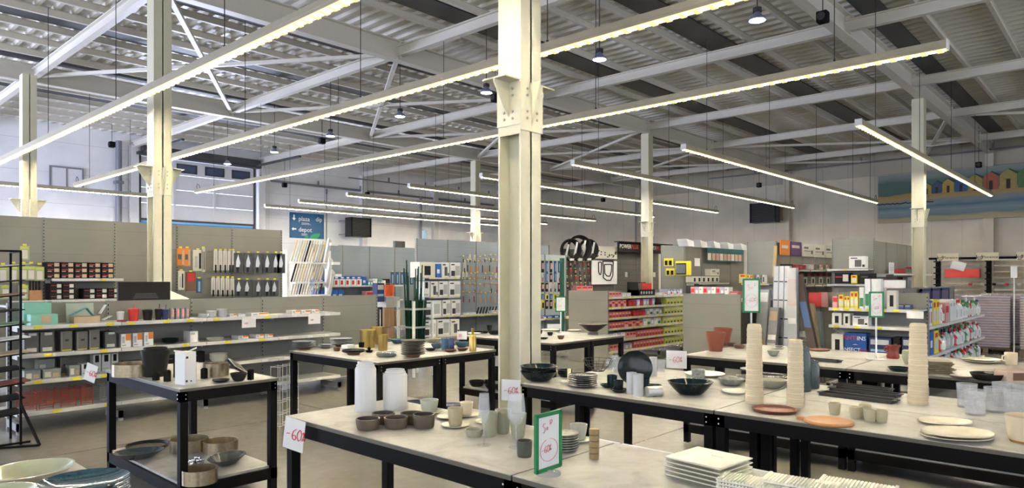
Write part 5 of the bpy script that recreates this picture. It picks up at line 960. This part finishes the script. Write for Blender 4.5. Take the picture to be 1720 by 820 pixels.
rowX(7.42, 1.265, [(1023, 1044, 4, .09, 'pink'), (1045, 1060, 2, .07, 'white'), (1112, 1120, 1, .05, 'orw'), (1121, 1146, 5, .12, ['lil', 'blue'])], 'on the top shelf of the red pack shelving', .2)
t = thing('counter_display', 'black counter display box of red packs on top of the low shelving', 'display box', (XY(1086, 7.5), 7.5, 1.265)); MB().box(-.33, 0, 0, .33, .25, .12).prism([(-.33, 0), (-.27, 0), (-.33, .28)], 0, .25).box(-.33, .22, 0, .33, .25, .27).build('tray', BLK, t)
for k in range(9): MB().box(-.25+k*.06, .05, .12, -.2+k*.06, .2, .25).build('red_pack', RED if k > 2 else GRY, t)
for k in range(5): MB().cyl((-.2+k*.1, -.004, .06), (-.2+k*.1, 0, .06), .03, n=12).build('round_print', LGR, t)
rowY(11.0, 1.285, [(1160, 1224, 9, .19, ['pink', 'lil', 'white']), (1225, 1240, 1, .12, 'red')], 'on the shelf just above the blank end panel', .16)
# yellow tool packs, mid aisle
for px, a, b, k, lb in ((1119, 434, 447, 'yelp', 'yellow tool pack, upper left'), (1126, 434, 447, 'yelp', 'yellow tool pack, upper middle'), (1122, 451, 463, 'yelp', 'yellow tool pack, below the upper ones'), (1129, 451, 463, 'yelp', 'yellow tool pack, lower middle')):
    X = 17.3; y_ = YX(px, X); zt = ZZ(a, X, y_); h = zt-ZZ(b, X, y_); put('tool_pack', cached(('yp', round(h, 2)), lambda: MB().box(-.07, 0, 0, .07, .04, h).box(-.04, -.01, h*.1, .04, 0, h*.7, 1).mesh('yp', [YEL, BLK])), lb+' on the grey end panel', 'hanging pack', (X, y_, zt-h), -PI/2)
t = thing('tool_case', 'large yellow tool case full of black bits on the grey end panel', 'tool set', (17.3, YX(1147, 17.3), ZZ(463, 17.3, YX(1147, 17.3))), -PI/2); MB().box(-.24, 0, 0, .24, .05, .4).build('case_body', YEL, t, bevel=.02); MB().box(-.21, -.006, .03, .1, 0, .34).build('bit_tray', BLK, t)
for k in range(8): MB().box(-.19+k*.036, -.015, .06, -.175+k*.036, -.006, .31).build('drill_bit', GW, t)
rowX(9.15, 1.49, [(1163, 1208, 6, .17, 'gdn')], 'on the brown shelving beyond the yellow case', .2); rowX(9.3, 1.68, [(1194, 1209, 1, .2, 'wtx')], 'stacked above the white cartons', .2)
put('notice_sheet', box_me(.32, .01, .23, PAPER), 'white notice sheet on the brown shelving right of the yellow case', 'sheet', (XY(1171, 9.49), 9.485, ZZ(447, XY(1171, 9.4), 9.4)))
t = thing('header_board', 'teal header board over a row of cards on the brown shelving', 'board', (XY(1218, 9.4), 9.38, 2.1)); a = XY(1247, 9.4)-XY(1218, 9.4); MB().box(-a, 0, .25, a, .03, .4).build('header', mat((.01, .1, .12), .5), t); MB().box(-a, 0, .0, a, .02, .03).build('lower_rail', mat((.01, .1, .12), .5), t)
for k in range(9): MB().box(-a+.05+k*a*.21, -.01, .04, -a+.05+k*a*.21+a*.16, 0, .24).build('card', [OFF, TAN, PNK][k % 3], t)
for i in range(6):
    x_ = XY(1129+i*23, 9.9); tag(MB().add([(-.1,0,.0),(.45,0,0),(.45,.3,0),(-.1,.3,0),(-.28,0,.22),(.4,0,.16),(.4,.3,.16),(-.28,.3,.22),(-.05,.02,.03),(.4,.02,.03),(.36,.02,.14),(-.2,.02,.18)], [(0,3,2,1),(0,1,5,4),(1,2,6,5),(2,3,7,6),(3,0,4,7),(4,5,6,7)]).build('white_canopy', WHITE, loc=(x_, 9.36, 2.506)), 'white angled canopy box standing on top of the brown shelving', 'canopy', 'white canopy boxes in a row').scale = (.62, 1, .9)
rowY(17.55, 1.48, [(1241, 1254, 1, .24, 'yelb'), (1255, 1264, 3, .22, ['yelb', 'orw']), (1266, 1285, 4, .22, ['greyp', 'gdn'])], 'on the yellow-edged shelf of the blank end panel', .15)
# tool wall with hoses
for i, (px, py, r, lb) in enumerate(((958, 420, .3, 'black hose coil at far left on top of the tool shelving'), (972, 417, .36, 'largest black hose coil on the tool shelving'), (987, 420, .3, 'black hose coil right of the largest one'))):
    x_ = XY(px, 11.9); mb = MB()
    for k in range(5):
        pts = [((r-.02*k)*math.cos(a*PI/14), -.06+.03*k, (r-.012*k)*math.sin(a*PI/14)) for a in range(29)]; mb.tube(pts, .026, 6)
    t = thing('hose_coil', lb, 'hose', (x_, 11.9, ZZ(py, x_, 11.9)), -.55); mb.build('coiled_hose', BLK, t); MB().box(-.06, -.14, -r*1.02, .06, .12, -r*.8).bar((.1, -.12, -.1), (.16, -.12, .22), .05, .02).bar((-.18, -.12, -.2), (-.1, -.12, .15), .05, .02).build('white_band', WHITE, t)
x0_ = XY(995, 12.1); x1_ = XY(1038, 12.1)
t = thing('cable_board', 'white display board with black cable loops on the tool shelving', 'board', ((x0_+x1_)/2, 12.12, 1.42)); a = (x1_-x0_)/2*.97
MB().box(-a, 0, 0, a, .04, .72).build('board_body', PAPER, t); mb = MB()
for dx_, w_, z0, z1 in ((.15, .28, .12, .7), (.15, .2, .25, .6), (-.28, .08, .3, .66)): mb.tube([(dx_-w_, -.015, z1), (dx_-w_*.9, -.015, z0+.08), (dx_-w_*.3, -.015, z0), (dx_+w_*.5, -.015, z0), (dx_+w_*.9, -.015, z0+.15), (dx_+w_, -.015, z1), (dx_+w_*.4, -.015, z1+.01), (dx_-w_, -.015, z1)], .016, 5)
mb.build('cable_loop', BLK, t)
t = thing('seed_board', 'pale display sheet with small dark samples above the cable board', 'board', ((x0_+x1_)/2, 12.12, 2.2)); MB().box(-a, 0, 0, a, .04, .38).build('board_body', OFF, t); mb = MB()
for i in range(22): u, v = random.uniform(-a*.9, a*.9), random.uniform(.04, .22); mb.box(u, -.01, v, u+.05, 0, v+.035)
mb.build('sample_dots', BLK, t)['kind'] = 'stuff'
for rr in range(4):
    for i in range(6):
        x_ = XY(950+i*8, 12.0); k = ('redp', 'dark', 'toolk', 'toolr')[(i+rr*3) % 4]; hang(950+i*7.5+rr, 440+rr*12, 449+rr*12, 12.05, .1, k, '%s small tool in row %s of the dark tool wall' % ({'redp': 'red-topped', 'dark': 'black and pink', 'toolk': 'black', 'toolr': 'dark red'}[k], ('one', 'two', 'three', 'four')[rr]), 'dark wall tools %s %d' % (k, rr), tagm=GRY)
rowX(11.95, 1.24, [(968, 996, 3, .14, 'pink')], 'at the foot of the dark tool wall', .2)
xa, xb_ = XY(1038, 12.0), XY(1112, 12.0); t = thing('header_board', 'long black header board with white and red lettering behind the steel column', 'sign', ((xa+xb_)/2, 11.98, 2.42)); a = (xb_-xa)/2; MB().box(-a, 0, 0, a, .05, .3).box(-a-.1, -.12, .3, a+.5, .1, .33).build('board_body', BLK, t)
for u in (-a*.62, a*.55): text_obj('lettering', 'POWER', .19, t, (u-.12, -.005, .12), WHITE); text_obj('lettering', 'PLUS', .19, t, (u+.42, -.005, .12), RED)
for px in (1053, 1100): put('round_sticker', MB().box(-.07, -.01, -.08, .07, 0, .08).mesh('st', OFF), 'pale paper sticker on the dark slatted panel, %s of the column' % ('left' if px == 1053 else 'right'), 'sticker', (XY(px, 12.2), 12.23, 1.72))
# shelving with boards
rowX(6.98, 2.22, [(1311, 1327, 1, .4, 'orb'), (1328, 1347, 1, .38, 'purp'), (1348, 1403, 3, .36, 'wtx')], 'along the top of the shelving right of the mid aisle', .03)
rowX(6.8, 1.85, [(1320, 1332, 2, .13, 'dark'), (1337, 1354, 3, .12, 'dred'), (1357, 1367, 2, .14, 'white'), (1371, 1403, 6, .14, ['greyp', 'orw'])], 'on the upper shelf below the boards', .15)
rowX(6.8, 1.44, [(1342, 1400, 9, .2, ['greyp', 'gdn'])], 'on the middle shelf below the boards', .15); rowX(6.9, 1.66, [(1340, 1400, 12, .09, ['dark', 'dred'])], 'hanging between the two shelves below the boards', .03)
rowY(17.38, 1.85, [(1425, 1455, 1, .28, 'appl2')], 'alone on the top shelf of the right end shelving', .2)
rowY(17.38, 1.49, [(1401, 1428, 1, .25, 'kind2'), (1429, 1440, 1, .2, 'yelb'), (1443, 1468, 1, .24, 'dark')], 'on the second shelf of the right end shelving', .25)
rowX(4.35, 1.74, [(1509, 1520, 4, .1, 'dred'), (1521, 1531, 3, .11, 'greyp'), (1532, 1545, 2, .16, 'dred')], 'on the shelf left of the right rear column', .15)
rowX(4.5, 1.22, [(1490, 1522, 1, .36, 'pink'), (1523, 1546, 1, .42, 'orw')], 'on the lower shelf just left of the right rear column', .1)
put('notice_sheet', box_me(.42, .01, .26, PAPER, ((.1,.3,.9,.34,1),(.1,.5,.9,.54,1)), (LGR,)), 'white notice sheet left of the right rear column', 'sheet', (XY(1497, 4.3), 4.29, 1.722))
# end shelving at right: garden and insect goods
rowY(10.55, 1.2, [(1398, 1407, 1, .17, 'pink'), (1408, 1417, 1, .19, 'yelb'), (1418, 1427, 2, .17, 'yelb'), (1428, 1441, 2, .24, 'yelb'), (1443, 1451, 1, .3, 'wgr'), (1452, 1462, 1, .42, 'wgr'), (1463, 1480, 1, .42, 'wgr'), (1489, 1506, 1, .26, 'gdn')], 'on the top shelf of the short end shelving', .12)
rowY(10.68, 1.2, [(1466, 1486, 1, .3, 'gdn'), (1508, 1530, 2, .06, 'nav')], 'set back on the top shelf of the short end shelving', .12)
rowY(10.55, .955, [(1397, 1414, 1, .17, 'gdn'), (1416, 1428, 1, .17, 'gdn'), (1431, 1459, 1, .14, 'appl2')], 'on the middle shelf of the short end shelving', .18)
rowY(10.55, .52, [(1396, 1417, 1, .3, 'gdn')], 'on the lowest shelf of the short end shelving', .18)
y0_, y1_ = YX(1418, 10.53), YX(1456, 10.53)
t = thing('insect_carton', 'blue carton with red and white insect trap lettering', 'box', (10.53, (y0_+y1_)/2, .52), -PI/2); a = (y0_-y1_)/2*.96; MB().box(-a, 0, 0, a, .2, .33).build('carton_body', mat((.01, .07, .3), .4), t)
text_obj('lettering', 'ANTI', .08, t, (-.07, -.003, .23), RED); text_obj('lettering', 'INS', .08, t, (.08, -.003, .23), WHITE); text_obj('lettering', 'INSECT', .07, t, (-.05, -.003, .07), WHITE); text_obj('lettering', 'STOP', .05, t, (.11, -.003, .07), RED)
MB().lathe([(0,0),(.04,.0),(.0,.01)], 6).build('moth_mark', WHITE, t, loc=(0, -.003, .165))
rowY(10.55, .52, [(1458, 1498, 1, .28, 'nav'), (1500, 1512, 1, .3, 'dark'), (1514, 1545, 1, .3, 'nav')], 'on the lowest shelf, right of the insect carton', .2)
paper('price_sign', (10.45, YX(1537, 10.45), 1.19), .2, .1, -PI/2, 'white paper lying at the right end of the short end shelving', text='')
# cleaning goods receding at right
def bottle_me(m, m2, h, r):
    return cached(('bot', m.name, m2.name, h, r), lambda: MB().lathe([(0,0),(r,0),(r,h*.62),(r*.7,h*.74),(r*.35,h*.8),(r*.35,h*.84),(r*.42,h*.84),(r*.42,h),(0,h)], 14, mats=[0,0,0,0,0,1,1,1]).box(-r*.7,-r*1.02,h*.12,r*.7,-r*.7,h*.52,2).mesh('bottle', [m, m2, PAPER]))
random.seed(11)
BC = [('white', WHITE, RED), ('green', FGR, WHITE), ('pale green', mat((.4,.6,.4),.35), FGR), ('white capped green', WHITE, FGR), ('red', RED, WHITE), ('grey', LGR, NVY)]
for z, h, sn, sp_ in ((.94, .28, 'top', [(1556, 1566, 3, .37, 'blue'), (1567, 1578, 2, .37, 'yelb'), (1588, 1594, 1, .3, 'pink'), (1596, 1606, 2, .34, 'white')]), (.52, .26, 'middle', [(1556, 1568, 2, .34, 'blueb'), (1569, 1577, 1, .33, 'yelb')]), (.16, .24, 'bottom', [])):
    rowX(2.26, z, sp_, 'at the near end of the %s cleaning shelf' % sn, .2)
    x_ = XY(1579 if sn != 'top' else 1580, 2.28) if sn != 'bottom' else XY(1572, 2.28); occ = [(XY(s_[0], 2.26)-.05, XY(s_[1], 2.26)+.05) for s_ in sp_]
    while x_ < 15.55:
        if not any(a_ < x_ < b_ for a_, b_ in occ):
            cn_, m_, c_ = random.choice(BC); hh = h+random.choice((-.05, 0, .04)); rr_ = random.choice((.045, .055))
            o = put('cleaning_bottle', bottle_me(m_, c_, round(hh, 2), rr_), '%s cleaning bottle on the %s shelf of the receding row' % (cn_, sn), 'bottle', (x_, 2.3+random.uniform(0, .03), z), 0, '%s bottles, %s cleaning shelf' % (cn_, sn))
            if random.random() < .7: dup(o, (x_+random.uniform(-.02, .02), 2.45, z), label='%s cleaning bottle in the second rank of the %s cleaning shelf' % (cn_, sn), group='second rank %s %s' % (cn_, sn))
        x_ += random.uniform(.11, .15)
for i in range(3):
    t = thing('window_pane_frame', 'dark framed panel standing above the cleaning bottles', 'panel', (13.1+i*.75, 2.66, 1.1), 0, 'three dark framed panels'); MB().box(-.33, 0, 0, .33, .02, .33).build('panel_sheet', mat((.12, .1, .2), .4), t); MB().box(-.34, -.01, 0, -.3, .02, .35).box(.3, -.01, 0, .34, .02, .35).box(-.34, -.01, .31, .34, .02, .35).build('panel_frame', NVY, t)
put('flat_carton', box_me(.5, .3, .12, PAPER), 'white flat packet lying on top of the low shelving before the rear column', 'packet', (12.2, 2.8, 1.475), .4)
# leaning long goods between the shelvings
def lean(px0, px1, py0, X, m, lab, dpx=0, m2=None, pat=(), name='long_carton', d=.1, cat='long box', z0=0.0):
    ya, yb = YX(px0, X), YX(px1, X); yc = (ya+yb)/2; w_ = abs(ya-yb); h = ZZ(py0, X, yc)-z0; sh = (YX(px0+dpx, X)-ya)
    t = thing(name, lab, cat, (X, yc, z0), 0); vs = []
    for z_, off, dd in ((0, sh, -.25), (h, 0, 0)):
        vs += [(dd, w_/2+off, z_), (dd, -w_/2+off, z_), (dd+d, -w_/2+off, z_), (dd+d, w_/2+off, z_)]
    MB().add(vs, [(0,1,5,4),(1,2,6,5),(2,3,7,6),(3,0,4,7),(4,5,6,7),(3,2,1,0)]).build('carton_body', m, t)
    for a_, b_, mm in pat:
        q = []
        for u in (a_, b_):
            z_ = h*u; off = sh*(1-u); dd = -.25*(1-u)-.004; q += [(dd, w_*.42+off, z_), (dd, -w_*.42+off, z_)]
        MB().add(q+[(x+.003, y, z) for x, y, z in q], [(0,1,3,2),(4,6,7,5),(0,4,5,1),(1,5,7,3),(3,7,6,2),(2,6,4,0)]).build('printed_label', mm, t)
PW = mat((.45, .46, .48), .4, .2)
lean(1262, 1273, 497, 11.6, mat((.1, .07, .06), .5), 'dark narrow upright carton behind the green framed sign'); lean(1274, 1292, 487, 11.4, PW, 'tall pale upright carton with kraft foot, left of the metal profiles', pat=[(.0, .45, TAN), (.86, .97, PAPER), (.5, .8, LGR)]); lean(1293, 1308, 517, 11.2, mat((.3, .3, .32), .4), 'shorter upright carton with orange top print', pat=[(.55, .62, PAPER), (.82, .95, TAN), (.3, .5, OFF)])
lean(1294, 1306, 487, 11.9, mat((.2, .28, .36), .5), 'slate blue upright panel behind the shorter carton')
for i in range(3): lean(1300+i*9, 1308+i*9, 447, 11.5-.02*i, mat((.52, .54, .56), .35, .6), '%s aluminium ladder profile leaning with dark holes' % ('leftmost', 'middle', 'right')[i], 6, pat=[(k/6+.02, k/6+.03, SLOT) for k in range(1, 6)], name='metal_profile', cat='metal profile')
lean(1322, 1337, 450, 11.3, mat((.6, .6, .62), .3, .0, trans=.2), 'pale plastic-wrapped long pack leaning on the metal profiles', 12, pat=[(.5, .55, PAPER), (.66, .9, mat((.6, .52, .5), .5))])
lean(1332, 1345, 461, 11.4, mat((.075, .05, .045), .5), 'long dark brown carton with blue and white label, leaning right', 47, pat=[(.5, .74, mat((.1, .18, .4), .5))])
lean(1356, 1365, 510, 11.6, TAN, 'narrow kraft board leaning beside the brown carton', 26); lean(1366, 1378, 524, 11.7, mat((.2, .27, .3), .4), 'wrapped blue-grey panel leaning by the end shelving', 16)
tag(MB().bar((0, 0, 0), (0, -.03, .55), .03, .05).build('wooden_batten', mat((.55, .42, .2), .6), loc=(12.2, YX(1300, 12.2), ZZ(465, 12.2, YX(1300, 12.2)))), 'short wooden batten sticking up above the metal profiles', 'batten')
for i in range(4):
    X = 13.3; y_ = YX(1362+i*7.5, X); put('red_bag', MB().add([(-.05,0,0),(.05,0,0),(.05,.08,0),(-.05,.08,0),(-.045,.02,.27),(.045,.02,.27),(.045,.05,.27),(-.045,.05,.27)], [(3,2,1,0),(0,1,5,4),(1,2,6,5),(2,3,7,6),(3,0,4,7),(4,5,6,7)]).mesh('rb', REDC) if i < 3 else MB().box(-.05, 0, 0, .05, .06, .27).mesh('rb', PNK), ('left', 'second', 'third', 'pinkish right')[i]+' red bag hanging left of the short end shelving', 'bag', (X, y_, ZZ(516, X, y_)), -PI/2)
# green stakes trolley
t = thing('stake_trolley', 'white metal trolley holding bundles of dark green stakes behind the plates table', 'trolley', (7.45, 9.0, 0)); DG = mat((.005, .035, .018), .5, spec=.2)
for x_ in (-.2, .2):
    for y_ in (-.2, .2): MB().box(x_-.018, y_-.018, 0, x_+.018, y_+.018, 1.25).build('post', WHITE, t)
for z_ in (.35, .8, 1.1): MB().box(-.2, -.215, z_, .2, -.19, z_+.03).box(-.2, .19, z_, .2, .215, z_+.03).box(-.215, -.2, z_, -.19, .2, z_+.03).box(.19, -.2, z_, .215, .2, z_+.03).build('frame', mat((.5, .52, .5), .4, .4), t)
random.seed(2)
for i in range(40):
    x_, y_ = random.uniform(-.16, .16), random.uniform(-.16, .16); tag(MB().cyl((x_*.8, y_*.8, .3), (x_*1.1, y_*1.1, random.uniform(1.35, 1.95) if i < 18 else 1.25), .011, n=6).build('garden_stake', DG, loc=(7.45, 9.0, 0)), 'dark green garden stake standing in the white trolley', 'stake', 'green garden stakes')
# white wire display beside the brass vase table
t = thing('wire_display', 'thin white wire display stand on the floor by the brass vase table', 'display stand', (3.94, 7.0, 0), .4); WW = mat((.7, .7, .68), .4)
for dx_ in (-.1, .1):
    for sx in (-.06, .06):
        for sy in (-.06, .06): MB().cyl((dx_+sx, sy, 0), (dx_+sx, sy, .68), .0035, n=5).build('wire_post', WW, t)
    for k in range(6): MB().tube([(dx_-.06, -.06, .03+k*.128), (dx_+.06, -.06, .03+k*.128), (dx_+.06, .06, .03+k*.128), (dx_-.06, .06, .03+k*.128), (dx_-.06, -.06, .03+k*.128)], .003, 4).build('wire_ring', WW, t)
# black tray rack at far left
t = thing('tray_rack', 'black metal rack of sloping trays at the left picture edge', 'rack', (1.55, 8.33, 0))
for sx in (-.2, .2):
    for sy in (-.2, .2): MB().box(sx-.01, sy-.01, 0, sx+.01, sy+.01, 1.9).build('rack_post', BLACK, t)
MB().bar((-.2, -.2, .02), (.28, -.2, .02), .02, .02).bar((-.2, -.2, .02), (.3, -.45, .02), .02, .02).bar((.2, -.2, .4), (.3, -.45, .02), .02, .02).bar((-.2, -.2, 1.9), (.2, -.2, 1.9), .02, .02).bar((.2, -.2, 1.9), (.2, .2, 1.9), .02, .02).build('rack_frame', BLACK, t)
for k in range(11):
    z_ = .3+k*.145; MB().bar((-.19, 0, z_-.03), (.24, 0, z_+.01), .38, .008).build('tray', BLACK, t)
for k, m_, lb in ((10, LGR, 'grey card on the top tray of the black rack'), (8, KRAFT, 'kraft card high in the black rack'), (6, mat((.2, .35, .22), .5), 'green card in the black rack'), (5, PAPER, 'white crumpled paper in the black rack'), (4, TAN, 'tan card in the middle of the black rack'), (2, mat((.2, .05, .03), .5), 'dark red card low in the black rack')):
    z_ = .3+k*.145+.012; tag(MB().bar((-.15, 0, z_-.022), (.27, 0, z_+.016), .3, .01).build('card_pack', m_, loc=(1.57, 8.3, 0)), lb, 'card')
# pallets and timber rack at far right
def pallet(x_, y_, h, lab):
    t = thing('wrapped_pallet', lab, 'pallet', (x_, y_, 0), .1, 'shrink-wrapped pallets')
    p = MB(); 
    for k in (-.4, 0, .4): p.box(-.5, k-.05, 0, .5, k+.05, .1)
    for k in range(7): p.box(-.5+k*.15, -.45, .1, -.4+k*.15, .45, .125)
    p.build('pallet_base', mat((.12, .09, .06), .7), t)
    m, nt, b = newmat('wrapped_bricks'); tc = N(nt, 'TexCoord'); br = N(nt, 'TexBrick'); mp = N(nt, 'Mapping'); mp.inputs['Rotation'].default_value = (PI/2, 0, 0); nt.links.new(tc.outputs['Object'], mp.inputs[0]); nt.links.new(mp.outputs[0], br.inputs[0])
    br.inputs['Color1'].default_value = (.34, .25, .24, 1); br.inputs['Color2'].default_value = (.28, .26, .32, 1); br.inputs['Mortar'].default_value = (.5, .48, .52, 1); br.inputs['Scale'].default_value = 4.5; br.inputs['Mortar Size'].default_value = .03
    nt.links.new(br.outputs[0], b.inputs['Base Color']); b.inputs['Roughness'].default_value = .25; nz = N(nt, 'TexNoise'); nz.inputs['Scale'].default_value = 9; nt.links.new(tc.outputs['Object'], nz.inputs[0]); bp = N(nt, 'Bump'); bp.inputs['Strength'].default_value = .8; bp.inputs['Distance'].default_value = .03; nt.links.new(nz.outputs['Fac'], bp.inputs['Height']); nt.links.new(bp.outputs[0], b.inputs['Normal'])
    MB().box(-.48, -.44, .125, .48, .44, h).build('wrapped_load', m, t, bevel=.03)
pallet(18.3, 2.55, 1.24, 'shrink-wrapped pallet left of the pair at the right edge'); pallet(18.2, 1.5, 1.24, 'shrink-wrapped pallet at the right picture edge'); pallet(19.6, 2.4, 1.26, 'shrink-wrapped pallet behind the other two')
RX = 29.2; yl = YX(1572, RX); yr = -1.0
t = thing('timber_rack', 'tall black cantilever rack of long timber lengths along the back wall', 'rack', (RX, yl, 0), -PI/2); L = yl-yr
for px in (1572, 1658, 1745): u = yl-YX(px, RX); MB().box(u-.07, .3, 0, u+.07, .5, 2.35).build('rack_upright', BLACK, t)
MB().box(-.3, .35, 2.28, L, .45, 2.36).build('top_beam', BLACK, t)
for k in range(9): 
    for px in (1572, 1658, 1745): u = yl-YX(px, RX); MB().box(u-.04, -.2, .5+k*.21, u+.04, .35, .54+k*.21).build('rack_arm', BLACK, t)
ui = yl-YX(1658, RX)
TMS = [mat((.6, .5, .36), .6), mat((.42, .36, .27), .6), OFF, mat((.5, .4, .28), .6), LGR]
for k in range(9):
    z_ = .54+k*.21
    for s_, (ua, ub) in enumerate(((.2, ui-.2), (ui+.2, L))):
        if s_ == 0 and k in (5,): continue
        me = MB().box(0, 0, 0, ub-ua, .12, .05).mesh('tb', TMS[(k*2+s_) % 5]); put('timber_length', me, 'long timber length, %s level, %s bay of the rack' % (('lowest', 'second', 'third', 'fourth', 'fifth', 'sixth', 'seventh', 'eighth', 'top')[k], ('left', 'right')[s_]), 'timber', (RX, yl-ua, z_), -PI/2)
put('red_pack', MB().box(0, -.05, 0, ui-.5, .3, .3).mesh('rp', REDC), 'long red wrapped pack lying in the left rack bay', 'pack', (RX-.1, yl-.3, 1.62), -PI/2)
for px0, px1, lb in ((1572, 1608, 'left'), (1638, 1676, 'middle'), (1706, 1742, 'right')):
    u0, u1 = yl-YX(px0, RX-.3), yl-YX(px1, RX-.3); w_ = u1-u0; t = thing('rack_sign', '%s of the cream brand signs on top of the timber rack' % lb, 'sign', (RX-.1, yl-(u0+u1)/2, 2.22), -PI/2); MB().box(-w_/2, 0, 0, w_/2, .03, .28).box(-w_/2+.1, .03, -.0, -w_/2+.14, .4, .05).build('sign_board', mat((.85, .78, .55), .5), t)
    text_obj('lettering', 'kd', .2, t, (-w_*.36, -.004, .06), BLK); text_obj('lettering', 'Florence', .13, t, (w_*.12, -.004, .08), BLK); MB().box(-w_*.45, -.004, .02, -w_*.26, 0, .04).build('printed_bar', BLK, t)
tag(MB().box(-.22, 0, 0, .22, .01, .3).build('notice_sheet', PAPER, loc=(RX-.22, YX(1607, RX-.22), 1.9), rz=-PI/2), 'tilted white notice hanging before the timber rack', 'sheet').rotation_euler = (0, .3, -PI/2)
paper('price_sign', (16.0, YX(1703, 16), 1.85), .1, .22, -PI/2, 'small white tag on a thin stand in front of the wrapped pallets', text=''); tag(MB().cyl((0,0,0),(0,0,1.7),.01,n=6).build('sign_stand', WHITE, loc=(16.02, YX(1703, 16), 0)), 'thin white stand before the wrapped pallets', 'stand')
random.seed(4)
for i in range(14): put('broom_end', MB().box(-.05, -.05, 0, .05, .05, .08).mesh('th', [RED, OFF, BLK][i % 3]), '%s broom end at the lower level of the timber rack' % ('red', 'pale', 'black')[i % 3], 'tool', (RX-.3, 4.5-i*.35, 1.35), 0, '%s tool ends in the rack' % ('red', 'pale', 'black')[i % 3])
